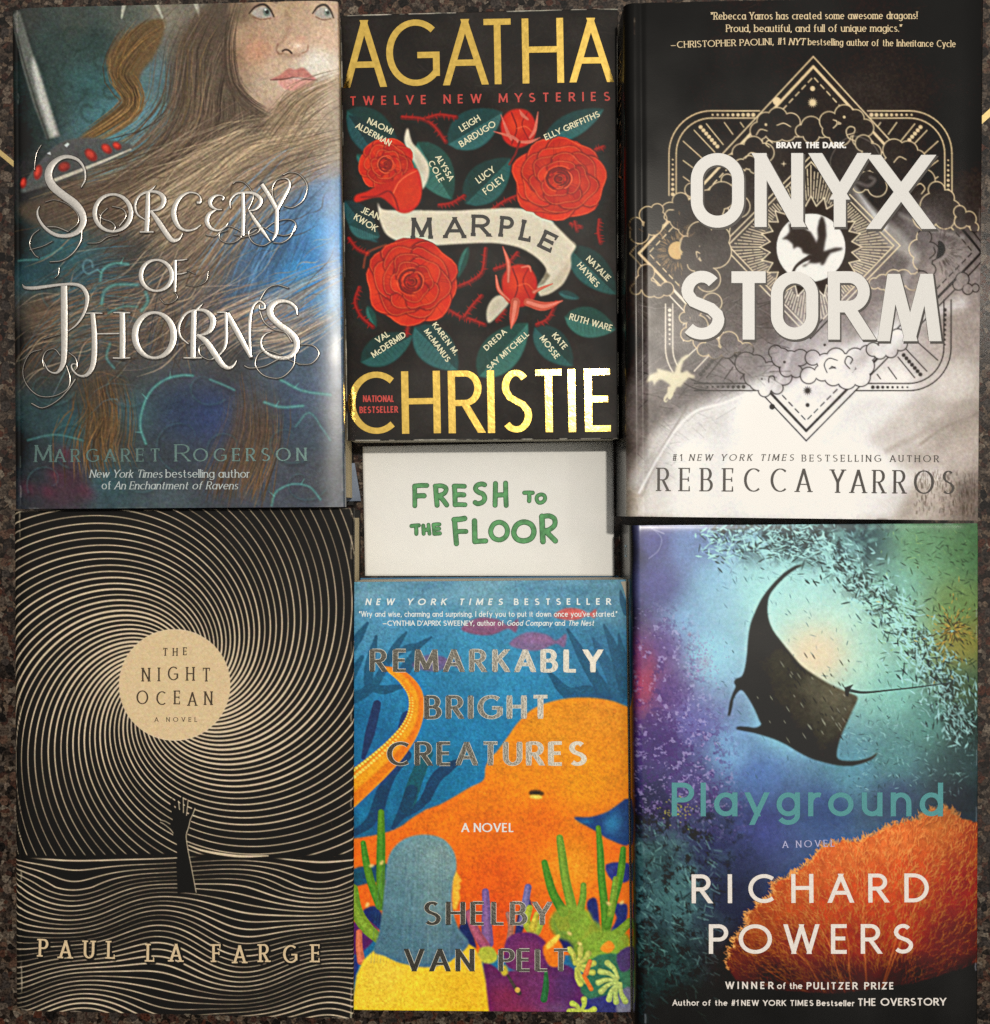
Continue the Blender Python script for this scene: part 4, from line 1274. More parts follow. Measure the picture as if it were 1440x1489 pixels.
    for p, w in (([(808,128),(835,210),(835,300)],[1,7,4]),([(775,270),(790,340),(840,390)],[2,6,3]),([(870,400),(860,470),(848,528)],[14,12,1]),([(930,400),(1010,420),(1100,392)],[12,13,1]),([(960,350),(1000,330),(1050,310)],[6,4,1]),([(900,230),(935,225),(945,250)],[2,4,2])):
        c.stroke(z(zB, p), w, (190, 84, 64), .95, edge=.8, smooth=5); c.stroke(z(zB, p), np.array(w) * .4, (226, 134, 112), .7, edge=.8, smooth=5)
    for e in (sf.q[[0, 1]], sf.q[[3, 2]], sf.q[[0, 3]], sf.q[[1, 2]]):
        for _ in range(26):
            t = r.uniform(0, 1); L = r.uniform(.01, .09)
            c.stroke([e[0] + (e[1] - e[0]) * t, e[0] + (e[1] - e[0]) * min(1, t + L)], r.uniform(.8, 2.2), (176, 168, 150), r.uniform(.3, .9), edge=.3)
    c.crisp(.6, 2.5); c.scuffs(sf, 40)
    c.grain(0.065)
    ink = ink_mat('matte_cover', rough=0.5, spec=0.16, bump=0.04, bump_scale=1400)
    cover('front_cover', c, sf, ink, bk, 1.0, fore=None, skirt=0.0005, veil=0.016)
    gold = flat_mat('gold_foil', (0.82, 0.56, 0.13), rough=0.125, metal=1.0, raw=True, var=0.16, scale=420, bump=0.10, bscale=420)
    red = flat_mat('red_ink', (190, 44, 34), rough=0.5)
    pale = flat_mat('cream_ink', (224, 214, 172), rough=0.5)
    black = flat_mat('black_ink', (30, 26, 24), rough=0.55, var=0.4)
    R = Ribbons()

    def line(zone, base, top, items, wt, ht):
        for ch, a, b in items:
            xa, xb = zone[0] + a * zone[2], zone[0] + b * zone[2]
            f = ((a + b) / 2 - base[0]) / (base[2] - base[0])
            yb = zone[1] + zone[2] * (base[1] + (base[3] - base[1]) * f); yt = zone[1] + zone[2] * (top[0] + (top[1] - top[0]) * f)
            letter(R, ch, xa, xb, yb, yt, wt, ht, rot=-0.018)
    line(zA, (35, 428, 1345, 400), (100, 88), [('A',35,240),('G',243,503),('A',522,735),('T',703,868),('H',905,1107),('A',1138,1345)], 9.8, 9)
    R.build('author_lettering', sf, gold, bk, lift=0.00016)
    R = Ribbons()
    line(zB, (58, 1045, 1352, 1030), (742, 724), [('C',58,290),('H',318,507),('R',545,716),('I',736,776),('S',800,952),('T',955,1115),('I',1130,1172),('E',1210,1352)], 10.4, 8.8)
    R.build('author_lettering', sf, gold, bk, lift=0.00016)
    R = Ribbons(); text(R, 'TWELVE NEW MYSTERIES', (508.5, 153), (887.5, 146.5), 13.2, 2.3, 2.0, tmin=.2)
    R.build('subtitle_lettering', sf, red, bk)
    R = Ribbons(); text(R, 'NATIONAL', (528, 584.5), (573.5, 584.5), 9.6, 1.7); text(R, 'BESTSELLER', (523, 600.8), (579, 600), 9.6, 1.7)
    R.build('bestseller_lettering', sf, red, bk)
    R = Ribbons()
    for ch, a, b, yb, yt, ro in (('M',362,466,92,-12,-.01),('A',520,628,88,-15,0),('R',655,748,78,-28,.03),('P',788,856,80,-22,.1),('L',885,945,96,-6,.2),('E',975,1050,128,36,.45)):
        x0, x1 = 490 + .2986 * a, 490 + .2986 * b
        letter(R, ch, x0, x1, 320 + .2986 * yb, 320 + .2986 * yt, 5.4, 4.8, rot=ro, serif=.03)
    R.build('title_lettering', sf, black, bk)
    for name, a in (('n', [(zA,'NAOMI',(145,598),(265,655),30),(zA,'ALDERMAN',(88,620),(255,712),30)]), ('l', [(zA,'LEIGH',(608,643),(702,585),32),(zA,'BARDUGO',(607,718),(778,612),32)]),
                    ('y', [(zA,'ELLY GRIFFITHS',(1018,684),(1284,566),30)]), ('s', [(zA,'ALYSSA',(478,765),(548,884),30),(zA,'COLE',(443,792),(500,892),30)]), ('u', [(zA,'LUCY',(692,895),(775,835),34),(zA,'FOLEY',(727,950),(823,875),34)]),
                    ('j', [(zA,'JEAN',(115,1034),(203,1072),32),(zA,'KWOK',(80,1066),(186,1130),32)]), ('h', [(zB,'NATALIE',(1212,192),(1318,300),30),(zB,'HAYNES',(1168,222),(1262,330),30)]), ('r', [(zB,'RUTH WARE',(1130,484),(1338,542),32)]),
                    ('v', [(zB,'VAL',(200,602),(262,562),30),(zB,'McDERMID',(180,672),(340,566),30)]), ('k', [(zB,'KAREN M.',(463,512),(574,660),28),(zB,'McMANUS',(423,542),(534,694),28)]),
                    ('d', [(zB,'DREDA',(730,638),(830,548),28),(zB,'SAY MITCHELL',(744,734),(940,558),28)]), ('m', [(zB,'KATE',(1046,564),(1104,634),30),(zB,'MOSSE',(986,576),(1066,680),30)])):
        R = Ribbons()
        for zn, s, p, q, cap in a:
            p, q = z(zn, [p, q])
            text(R, s, p, q, cap * .2986, 1.55, 1.45, tmin=.1)
        R.build('name_lettering', sf, pale, bk)
    prism('page_block', sf.corners((0.0008, 0.0006, 0.0006, 0.0006)), 0.0006, Z - 0.0011, PAGES_WHITE, bk)
    prism('back_cover', sf.corners((0.0, 0.0, 0.0, 0.0)), 0.0001, 0.0005, flat_mat('dark_card', (40, 36, 34), rough=.6), bk)


build_agatha()

# ------------------------------------------------------------------ hardcover with the line-drawn diamond emblem (upper right)
def build_onyx():
    Z = 0.046
    sf = Surface((923, 4), (1430, -6), (1422.5, 757), (927, 751), Z,
                 lambda U, W, V, B: edge_roll(U, W, 0.0012, 34) - 0.0004 * np.exp(-((U - 9) / 5.0) ** 2) + wavy(U, V, 0.00011, 80, 110, 2.0))
    bk = empty('hardcover_book', (*sf.world(1170, 375)[:2], 0.0),
               'black to white hardcover with a line-drawn diamond emblem of clouds and big silver-grey letters', 'book', 'books laid out on the floor')
    c = Canvas(690, -12, 1440, 768, 1.0, 31)
    c.im[:] = c.field([
        (880,300,30,26,25),(800,300,26,23,22),(905,500,40,35,33),(905,640,70,62,57),(905,735,150,136,120),(860,735,110,100,88),
        (930,40,42,37,35),(1170,40,56,48,45),(1400,40,48,42,40),(930,200,42,36,34),(1100,130,56,49,47),(1400,200,50,44,42),(1000,250,56,49,45),(1200,220,60,53,49),(1350,250,56,49,45),
        (935,350,44,38,35),(1400,300,66,58,55),(1290,280,60,53,50),(1330,335,125,115,112),(1300,385,120,110,106),(1400,385,145,132,126),(1360,405,165,150,142),(950,450,70,62,58),
        (1050,430,78,70,66),(950,520,86,78,76),(1030,500,98,90,88),(1100,470,90,80,76),(1150,520,172,162,162),(1250,440,140,128,124),(1300,480,200,190,184),(1385,480,165,150,140),
        (1380,560,204,192,180),(1300,560,226,216,206),(1200,540,225,216,212),(1060,540,130,120,118),(1000,570,108,99,96),(1100,600,236,230,224),(1180,620,242,238,233),
        (1300,610,200,188,177),(1400,610,168,154,141),(930,600,92,82,78),(970,620,140,130,124),(930,680,120,108,100),(1000,660,228,221,211),(1100,680,238,232,224),(1250,680,222,211,201),
        (1380,660,188,174,162),(1000,730,222,211,197),(1200,730,222,211,197),(1340,720,188,174,160),(1410,730,120,106,96),(935,740,190,176,160)])
    n1 = c.noise(34, 4); n2 = c.noise(3.2, 2); n3 = c.noise(60, 4, sx=2.5, ang=-0.5)
    low = np.clip((c.Y - 380) / 160, 0, 1)
    c.im *= (1 + (n1 - .5) * (0.18 + 0.35 * low) * (1 - np.clip((c.im[..., 0] - 140) / 70, 0, .85)) + (n2 - .5) * 0.20 * (1 - np.clip((c.im[..., 0] - 140) / 70, 0, .8)))[..., None]
    r = c.rng
    # scratches in the dark lower left, drapery folds in the pale part
    for _ in range(420):
        x, y = r.uniform(925, 1130), r.uniform(430, 700); a = r.uniform(-.9, .9); L = r.uniform(6, 34)
        if c.im[int(np.clip(y + 12, 0, 779)), int(x - 690)].mean() > 165: continue
        c.stroke([(x, y), (x + L * math.cos(a), y + L * math.sin(a))], .9, (34, 30, 28) if r.random() < .6 else (150, 140, 134), r.uniform(.15, .45), edge=.5)
    for p, w, col, al in (([(930,700),(960,640),(1010,602),(1075,575),(1110,560)],26,(240,236,228),.5), ([(1290,655),(1340,630),(1390,600),(1430,590)],8,(176,162,150),.45), ([(1340,645),(1380,618),(1430,600)],4,(150,136,124),.4),
                          ([(1200,640),(1260,590),(1330,585),(1400,600)],20,(176,164,154),.35), ([(1120,720),(1250,690),(1360,690)],24,(240,232,224),.3),
                          ([(1165,470),(1140,540),(1118,580)],6,(220,212,208),.35), ([(1240,560),(1330,470),(1400,440)],18,(232,226,220),.45), ([(1100,610),(1220,520),(1300,480)],20,(244,240,236),.4),
                          ([(1270,520),(1300,440),(1330,380)],12,(226,220,214),.35), ([(1000,590),(960,660),(935,720)],3,(90,80,74),.3)):
        c.stroke(p, w, col, al, edge=w * .6, smooth=6)
    # the pale beam over the right of the emblem
    c.stroke([(1236,268),(1262,306),(1300,345),(1330,372)], [10,16,26,14], (214,206,196), .6, edge=10, smooth=6)
    c.stroke([(1242,272),(1285,330)], [3,12], (250,246,238), .6, edge=5)
    c.stroke([(1240,262),(1262,270),(1272,262),(1266,258)], 5, (170,158,150), .6, edge=3, smooth=5)
    c.stroke([(1310,312),(1345,330),(1400,345)], 6, (190,180,172), .5, edge=5, smooth=5)
    c.ell(1245, 240, 37, 41, (86, 78, 76), .25, blur=3); c.stroke([(1213,262),(1208,232),(1224,206),(1245,198),(1268,208),(1280,226)], 1.4, (150,140,130), .6, edge=.8, smooth=6)
    for _ in range(260):
        x, y = r.uniform(1330, 1420), r.uniform(690, 752); L = r.uniform(3, 9)
        c.stroke([(x, y), (x + r.normal(0, 1), y - L)], .8, (70, 58, 48), r.uniform(.15, .5), edge=.4)
    c.stroke([(1010,590),(980,640),(940,690)], 30, (200,190,182), .25, edge=16)
    pale = np.clip((c.im.mean(-1) - 170) / 60, 0, 1)[..., None]
    lum = c.im.mean(-1, keepdims=True); c.im = c.im * (1 - .5 * pale) + (lum * np.array((1.005, .998, .985))) * .5 * pale
    c.im = np.clip(c.im * (1 + .15 * pale), 0, 254)
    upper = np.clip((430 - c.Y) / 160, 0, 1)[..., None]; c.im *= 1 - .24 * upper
    sp = np.clip((906 - c.X) / 12, 0, 1)[..., None]; c.im = c.im * (1 - sp) + np.array((24, 21, 20.)) * sp  # black spine ink, with the shadow on the spine wall painted in
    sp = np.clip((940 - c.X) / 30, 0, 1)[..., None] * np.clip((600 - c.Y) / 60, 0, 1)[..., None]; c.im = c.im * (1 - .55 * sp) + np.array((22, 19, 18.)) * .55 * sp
    c.poly([(925,752),(935,715),(958,668),(985,625),(1012,600),(1050,588),(1085,574),(1110,566),(1172,628),(1260,560),(1330,575),(1260,640),(1330,700),(1300,752)], (252, 249, 243), .55, blur=10)
    c.stroke([(930,716),(956,668),(984,624),(1012,598),(1052,586),(1088,572)], 3, (250, 246, 240), .7, edge=2.5, smooth=5)
    c.crisp(.5, 3)
    bgc = c.im.copy()

    def tone(x, y):
        f = (x - 900) * .33 + (y - 330)
        if f > 236 or (x > 1335 and y > 335):
            return np.array((38, 33, 31.)), .92
        d = min(1, math.hypot(x - 1180, y - 350) / 260)
        g = np.array((246, 230, 196.)) * (1 - d) + np.array((232, 202, 152.)) * d
        if y > 420: g = np.array((244, 230, 206.))
        if x < 925: g = g * .55
        return g, 1.0

    def line(p, w=1.5, sm=0):
        w = w + .12
        q = spl(p, sm) if sm else np.asarray(p, float)
        out = []
        for a, b in zip(q[:-1], q[1:]):
            n = max(1, int(np.hypot(*(b - a)) / 22)) if not sm else 1
            for i in range(n):
                s, e = a + (b - a) * i / n, a + (b - a) * (i + 1) / n
                col, al = tone(*((s + e) / 2))
                c.stroke([s, e], w, col, al)

    def dot(x, y, rr):
        col, al = tone(x, y); c.ell(x, y, rr, rr, col, al)
    cx, cy = 1178, 362

    def diamond(k, w, dash=False):
        T, R_, B_, L_ = (1183, cy - 280 * k), (cx + 262 * k + 3, cy + 4), (1172.5, cy + 279 * k), (cx - 262 * k, cy + 6)
        for a, b in ((T, R_), (R_, B_), (B_, L_), (L_, T)):
            a, b = np.array(a, float), np.array(b, float)
            if not dash:
                line([a, b], w)
            else:
                n = int(np.hypot(*(b - a)) / 13)
                for i in range(n):
                    s = a + (b - a) * (i + .2) / n; e = a + (b - a) * (i + .75) / n
                    line([s, e], w)
    # rounded frame
    for off, w in ((0, 1.7), (10.5, 1.7)):
        x0, x1, y0, y1, rd = 973 + off, 1384.5 - off, 161 + off, 568 - off, 62 - off
        def arc(ax, ay, a0, a1):
            t = np.radians(np.linspace(a0, a1, 14)); return [(ax + rd * math.cos(q), ay + rd * math.sin(q)) for q in t]
        line(arc(x0 + rd, y0 + rd, 180, 270) + [(1105, y0)], w); line([(1262, y0)] + arc(x1 - rd, y0 + rd, 270, 360) + [(x1, 288)], w); line([(x0, y0 + rd), (x0, 284)], w)
        line([(x1 - 1, 436)] + arc(x1 - rd - 1, y1 - rd, 0, 90) + [(1240, y1)], w); line([(1098, y1), (1010, y1)] + arc(x0 + rd - 5, y1 - rd, 90, 180) + [(x0 - 5, 442)], w)
    for i in range(9): dot(1036.5 + 7.4 * i, 166.8, 1.6 + .17 * i); dot(1326 - 7.3 * i, 166.8, 1.6 + .17 * i)
    for i in range(8):
        dot(978.5, 232 + 7.2 * i, 1.3 + .2 * i); dot(1379, 233 + 7.3 * i, 1.3 + .2 * i); dot(974, 500 - 7 * i, 1.3 + .2 * i); dot(1374.5, 501 - 7.2 * i, 1.3 + .2 * i)
        dot(1320 - 7.2 * i, 563, 1.4 + .19 * i); dot(1029 + 7.5 * i, 562.5, 1.4 + .19 * i)
    rays = [((585,690),(745,860)),((680,640),(810,800)),((820,630),(885,720)),((945,630),(970,665)),((500,775),(645,905)),((500,925),(575,980)),((500,1050),(548,1085))]
    for mx_ in (0, 1):
        for my in (0, 1):
            def tr(p):
                x, y = 900 + .1875 * p[0], 60 + .1875 * p[1]
                return (2 * 1179 - x if mx_ else x, 2 * 364.5 - y if my else y)
            for a, b in rays: line([tr(a), tr(b)], 1.5)
            for i in range(7): dot(*tr((635 + 21.7 * i, 665 + 25 * i)), 2.9)
    # outer diamond: interior back to plain ground, then its lines
    sl, m = c.poly_mask([(1183, 82), (1440, 366), (1172, 641), (915, 368)]); c.mix(sl, m, bgc[sl])
    diamond(1.0, 1.8); diamond(.948, 3.6); diamond(.895, 1.7, True)
    dot(1130, 147, 6); dot(1123, 591.5, 4.2)
    dot(1182, 128.5, 3.6); dot(1174.5, 589, 3)

    def star(x, y, R0, R1, n):
        col, al = tone(x, y); t = np.linspace(0, 2 * math.pi, 2 * n, endpoint=False)
        rr = np.where(np.arange(2 * n) % 2 == 0, R0, R1); c.poly(np.c_[x + rr * np.cos(t), y + rr * np.sin(t)], col, al)
    star(1182, 149, 8, 4, 14); star(1174.5, 568, 7.5, 3.2, 12); star(1140, 238, 5, 1.2, 4)

    def cloud(cs, curls=(), w=1.55, fill=None):
        cs = np.asarray(cs, float)
        x0, y0 = (cs[:, 0] - cs[:, 2]).min() - 4, (cs[:, 1] - cs[:, 2]).min() - 4; x1, y1 = (cs[:, 0] + cs[:, 2]).max() + 4, (cs[:, 1] + cs[:, 2]).max() + 4
        sl = c._box(x0, y0, x1, y1)
        D = np.min([np.hypot(c.X[sl] - a, c.Y[sl] - b) - q for a, b, q in cs], 0)
        c.mix(sl, np.clip(.5 - D, 0, 1), bgc[sl])
        X, Y = c.X[sl], c.Y[sl]
        f = (X - 900) * .33 + (Y - 330)
        dark = np.clip((f - 230) / 12, 0, 1); dark = np.maximum(dark, ((X > 1335) & (Y > 335)) * 1.0)
        d = np.clip(np.hypot(X - 1180, Y - 350) / 260, 0, 1)[..., None]
        g = np.array((246, 230, 196.)) * (1 - d) + np.array((232, 202, 152.)) * d
        g = np.where((X < 925)[..., None], g * .5, g)
        col = g * (1 - dark[..., None]) + np.array((38, 33, 31.)) * dark[..., None]
        mm = np.clip(w / 2 + .5 - np.abs(D), 0, 1)[..., None] * .95
        c.im[sl] = c.im[sl] * (1 - mm) + col * mm
        for q in curls: line(q, w, 6)
    # inner diamond with rays and toothed ring
    I = [(1180, 226), (1309, 357), (1179, 492), (1050, 356)]
    ctr = np.array((1179.6, 359.0))
    for k in (1.0, .93):
        q = [ctr + (np.array(p) - ctr) * k for p in I]; line(q + [q[0]], 1.7)
    for i in range(132):
        a = 2 * math.pi * i / 132; d = np.array([math.cos(a), math.sin(a)])
        R1 = 1 / (abs(d[0]) / 129 + abs(d[1]) / 132) * .90
        R0 = 66 + 7 * abs(((i * 24 / 132) % 1) - .5) * 2
        if R1 < R0 + 4: continue
        if i % 3 == 0: line([ctr + d * R0, ctr + d * R1], 1.3)
        else:
            x = R0 + r.uniform(0, 4)
            while x < R1 - 2:
                e = min(R1, x + r.uniform(8, 17)); line([ctr + d * x, ctr + d * e], 1.25); x = e + 2.5
    tz = np.linspace(0, 2 * math.pi, 49)[:-1]; rz_ = np.where(np.arange(48) % 2 == 0, 74, 60)
    zz = np.c_[ctr[0] + rz_ * np.cos(tz), ctr[1] + rz_ * np.sin(tz)]
    c.poly(zz, (56, 48, 44), 1); line(np.vstack([zz, zz[:1]]), 1.6)
    # sun disc and a winged silhouette
    c.ell(1179.6, 360, 50, 49.5, (240, 236, 226), 1)
    zF = lambda p: zmap(1080, 260, .1528, p)
    shade = (58, 49, 45)
    c.poly(zF([(440,425),(530,440),(600,470),(650,505),(690,570),(702,610),(718,560),(712,470),(730,390),(752,350),(775,375),(792,430),(800,540),(785,620),(772,690),(830,670),(880,655),(950,655),(952,672),(900,690),(840,705),(808,750),(785,800),(765,822),(735,815),(755,795),(690,805),(640,800),(600,832),(568,834),(575,822),(625,805),(640,770),(650,725),(575,705),(560,660),(520,645),(485,668),(478,620),(430,578),(372,572),(420,540),(448,500)]), shade, 1, blur=.4)
    c.stroke(zF([(640,745),(560,790),(505,840),(480,900),(480,960),(530,995),(615,1028)]), [7,5,4,4,3.4,2.6,1], shade, 1, smooth=6)
    c.poly(zF([(590,340),(735,340),(728,385),(665,390),(715,420),(700,470),(640,490),(585,470)]), (240, 236, 226), 1, blur=.4)
    # cloud banks (circles in photograph pixels)
    cloud([(1104,190,13),(1114,176,13),(1131,170,14),(1150,178,14),(1160,190,9),(1100,205,9),(1128,190,16),(1145,192,13)])
    cloud([(1180,184,15),(1166,190,9),(1196,190,10),(1180,196,12)])
    cloud([(1206,176,14),(1228,166,14),(1244,172,13),(1258,186,13),(1252,202,12),(1222,196,16),(1206,190,10),(1236,184,14)])
    cloud([(1078,222,13),(1096,212,14),(1112,222,14),(1064,232,8),(1090,232,14),(1112,240,9)])
    cloud([(1058,262,9),(1078,240,9),(1090,236,10),(1075,300,16),(1098,244,8),(1040,282,10)])
    cloud([(990,292,12),(975,308,14),(1006,276,10),(1012,312,24),(990,318,16),(1030,300,24),(1050,284,20),(1040,330,22),(1000,330,14)])
    cloud([(925,326,10),(942,312,12),(956,305,9),(930,340,14),(950,328,14),(960,318,10)])
    cloud([(1004,366,16),(998,352,9),(1018,340,18),(1010,384,10),(1040,366,24),(1024,392,14),(1030,406,18),(1046,345,16)])
    cloud([(936,410,12),(925,420,8),(946,420,12),(958,424,9),(970,420,10),(940,396,12)])
    cloud([(1256,208,12),(1268,222,14),(1274,240,12),(1258,236,14),(1280,256,12),(1292,250,14),(1262,262,14),(1250,270,10),(1276,272,14)])
    cloud([(1300,218,16),(1320,220,15),(1334,230,12),(1310,232,16),(1302,244,20),(1330,246,14),(1330,270,24),(1340,290,22),(1344,262,16)])
    cloud([(1362,276,12),(1376,288,12),(1384,304,13),(1374,318,15),(1358,300,20),(1346,316,18)])
    cloud([(1396,308,9),(1410,318,11),(1418,330,7),(1398,322,10)])
    cloud([(1344,345,11),(1336,362,14),(1342,380,14),(1352,366,14),(1352,392,9)])
    cloud([(1284,410,11),(1272,412,8),(1300,404,12),(1314,404,12),(1328,410,12),(1300,418,14),(1340,406,12)])
    cloud([(1008,450,13),(996,462,8),(1014,474,16),(1000,486,10),(1020,496,12),(1036,440,14)])
    cloud([(1024,508,10),(1040,512,10),(1058,510,11),(1072,504,9),(1086,508,10),(1036,500,10),(1060,496,14)])
    cloud([(1085,528,16),(1096,548,14),(1102,556,12),(1116,560,10),(1128,552,12),(1140,548,12),(1100,530,14),(1120,540,14),(1112,568,9),(1130,564,9)])
    cloud([(1136,520,14),(1150,524,14),(1164,520,12),(1128,512,10),(1144,538,10),(1158,540,9)])
    cloud([(1182,520,11),(1200,526,12),(1216,520,14),(1196,542,12),(1212,548,13),(1232,552,14),(1252,548,14),(1258,532,14),(1244,520,14),(1230,530,16),(1176,546,12),(1262,514,12)])
    cloud([(1280,512,10),(1296,510,10),(1310,500,10),(1270,508,10),(1290,500,12),(1306,490,12)])
    cloud([(1394,414,8),(1408,420,8),(1420,418,6),(1400,406,10)])
    for p in ([(1232,196),(1242,193),(1243,186),(1236,184),(1231,190),(1234,200),(1244,205)], [(1212,186),(1217,181),(1217,176),(1212,174)], [(1124,208),(1118,204),(1114,209),(1119,214)], [(1236,536),(1229,527),(1233,518),(1240,522),(1237,529)],
              [(1218,524),(1206,521),(1199,530),(1203,542)], [(1118,556),(1119,548),(1125,547),(1127,552)], [(1340,282),(1345,274),(1339,267),(1331,270)], [(972,322),(966,316),(971,306),(980,305)], [(1014,374),(1013,366),(1018,368)], [(1100,196),(1106,188),(1116,190)], [(1130,182),(1140,179),(1150,184)],
              [(1084,230),(1092,222),(1102,224)], [(1064,250),(1074,244),(1084,248)], [(1300,236),(1308,228),(1318,232)], [(1352,376),(1360,368),(1358,360)]):
        line(p, 1.2, 6)
    # moon and its dark twin
    for x, y, col in ((985, 364, None), (1365, 363, (40, 35, 33))):
        for i in range(210):
            a = r.uniform(0, 6.28); r0 = 15 + r.exponential(9); L = r.uniform(3, 9)
            p = np.array([x + math.cos(a) * r0, y + math.sin(a) * r0]); q = p + np.array([math.cos(a), math.sin(a)]) * L
            if col is None and (p[0] > 992 and p[1] > 346 or p[0] < 935 or p[0] > 1008): continue
            if col is not None and p[0] < 1366: continue
            c.stroke([p, q], .8, (190, 150, 100) if col is None else (60, 50, 46), .6)
    t = np.linspace(.6, 2 * math.pi - .35, 30)
    c.ell(985, 364, 13, 13, (214, 176, 116), 1)
    for q in ((1001,357,12),(1000,374,10)): c.ell(*q[:2], q[2], q[2], bgc[int(q[1] + 12), int(q[0] - 690)], 1)
    c.stroke([(992,346),(990,354),(989,362),(992,370)], 1.4, (214, 190, 150), .95, smooth=5)
    c.poly([(1365,350),(1372,354),(1375,363),(1371,372),(1362,376),(1364,363)], (42, 36, 34), 1, smooth=4)
    for x, y, rr in ((1114,181,2),(1228,170,2),(1141,526.5,2),(1199.5,501.5,2),(1108,551,1.4)): dot(x, y, rr)
    # small pale winged silhouette at lower left
    zC = lambda p: zmap(900, 300, .1875, p)
    c.poly(zC([(212,1368),(238,1305),(300,1285),(292,1255),(345,1268),(430,1290),(450,1230),(485,1175),(520,1152),(562,1150),(505,1195),(490,1235),(480,1290),(500,1285),(530,1272),(560,1300),(592,1312),(586,1334),(540,1330),(510,1362),(480,1400),(450,1402),(432,1440),(372,1440),(400,1385),(350,1352),(320,1340),(290,1365),(275,1395),(262,1350)]), (222, 210, 176), 1, blur=.4)
    c.stroke(zC([(400,1440),(370,1470),(355,1500),(365,1515),(380,1500)]), [5,4,3,2,1], (222, 210, 176), 1, smooth=5)
    c.poly(zC([(380,1400),(440,1400),(420,1470),(400,1500),(380,1490)]), (222, 210, 176), 1)
    # author's name down the spine
    x = 890
    c.scuffs(sf, 50); c.worn_edges(sf, 6, (120, 108, 96), .5)
    c.grain(0.05)
    ink = ink_mat('satin_jacket', rough=0.24, spec=0.12, wave=0.015, bump=0.02, bump_scale=1300)
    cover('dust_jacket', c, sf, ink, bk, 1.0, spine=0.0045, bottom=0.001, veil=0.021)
    # shadow-edged big title
    edge = flat_mat('brown_black_ink', (44, 38, 34), rough=0.5)
    grey = flat_mat('silver_grey_ink', (212, 206, 196), rough=0.42, metal=0.0, var=0.03)
    wht = flat_mat('white_ink', (236, 230, 220), rough=0.5)
    gold = flat_mat('pale_gold_ink', (214, 188, 142), rough=0.45)
    dk = flat_mat('dark_ink', (52, 46, 42), rough=0.5)
    z5, z6 = (890, 0, .382), (890, 380, .382)
    for part, off, mat, lift, grow in (('title_shadow', (2.4, 2.8), edge, .00010, 1.4), ('title_lettering', (0, 0), grey, .00026, 0)):
        for zone, items in ((z5, [('O',300,503,867,583),('N',543,728,864,583),('Y',764,970,864,583),('X',988,1212,872,590)]),
                            (z6, [('S',256,428,298,36),('T',432,608,298,38),('O',605,785,298,38),('R',822,988,298,38),('M',1010,1250,304,48)])):
            R = Ribbons()
            for ch, a, b, yb, yt in items:
                x0, x1 = zone[0] + a * zone[2] + off[0], zone[0] + b * zone[2] + off[0]
                yb, yt = zone[1] + yb * zone[2] + off[1], zone[1] + yt * zone[2] + off[1]
                if grow: x0 -= grow; x1 += grow * .5; yb += grow * .5; yt -= grow
                wt = 17.5 + grow; ht = 17 + grow
                if ch == 'O':
                    w = x1 - x0; h = yb - yt; rr = w / 2 - wt / 2; cxx = (x0 + x1) / 2; st = h - w
                    t1 = np.radians(np.linspace(180, 360, 22)); t2 = np.radians(np.linspace(0, 180, 22))
                    top = np.c_[cxx + rr * np.cos(t1), yt + w / 2 + rr * np.sin(t1)]; bot = np.c_[cxx + rr * np.cos(t2), yb - w / 2 + rr * np.sin(t2)]
                    loop = np.vstack([top, bot, top[:1]])
                    R.stroke(loop, wt, closed=True, level=0)
                elif ch == 'M' :
                    q = lambda u, v: (x0 + u * (x1 - x0), yt + v * (yb - yt))
                    h2 = wt * .52 / (x1 - x0)
                    for lv, (a0, b0, a1, b1) in enumerate(((.10, 1, .26, 0), (.26, 0, .54, 1), (.78, 0, .50, 1), (.78, 0, .92, 1))):
                        R.add(np.array([q(a0 - h2, b0), q((a0 + a1) / 2 - h2, .5), q(a1 - h2, b1)]), np.array([q(a0 + h2, b0), q((a0 + a1) / 2 + h2, .5), q(a1 + h2, b1)]), level=lv)
                else:
                    letter(R, ch, x0, x1, yb, yt, wt, ht)
            R.build(part, sf, mat, bk, lift=lift)
    R = Ribbons(); text(R, 'BRAVE THE DARK.', (1129, 215.5), (1230.5, 215.5), 9, 2.4, 2.0, tmin=.07); R.build('tagline_lettering', sf, wht, bk, lift=.0002)
    R = Ribbons()
    text(R, '"Rebecca Yarros has created some awesome dragons!', (1034, 28.5), (1334.5, 27.5), 10.8, 1.45, .9, serif=.08)
    text(R, 'Proud, beautiful, and full of unique magics."', (1056, 46.5), (1312, 46), 10.8, 1.45, .9, serif=.05)
    text(R, '_CHRISTOPHER PAOLINI, #1', (975, 70), (1142, 64.5), 9.6, 1.4, .8, serif=.05)
    text(R, 'NYT', (1147, 65.5), (1171, 65.5), 10, 1.6, .9, slant=.2, serif=.05)
    text(R, 'bestselling author of the Inheritance Cycle', (1175, 65.5), (1390, 68.5), 10, 1.35, .8, serif=.05)
    R.build('quote_lettering', sf, gold, bk)
    R = Ribbons()
    text(R, '#1', (978, 670), (992, 670), 9.6, 1.3, .9, serif=.05)
    text(R, 'NEW YORK TIMES', (1002, 670), (1154, 670), 9.6, 1.4, .8, slant=.2, serif=.05)
    text(R, 'BESTSELLING AUTHOR', (1166, 671), (1365, 672), 10, 1.4, .8, serif=.05)
    R.build('tagline_lettering', sf, dk, bk)
    R = Ribbons()
    text(R, 'REBECCA', (956, 714), (1180, 715.5), 34, 3.9, 1.5, serif=.06, sx=.76); text(R, 'YARROS', (1208, 716.5), (1388, 718.5), 34, 3.9, 1.5, serif=.06, sx=.76)
    R.build('author_lettering', sf, dk, bk)
    # the author's name running down the spine, in dull gold
    f = S * (CAM_H - Z) / CAM_H
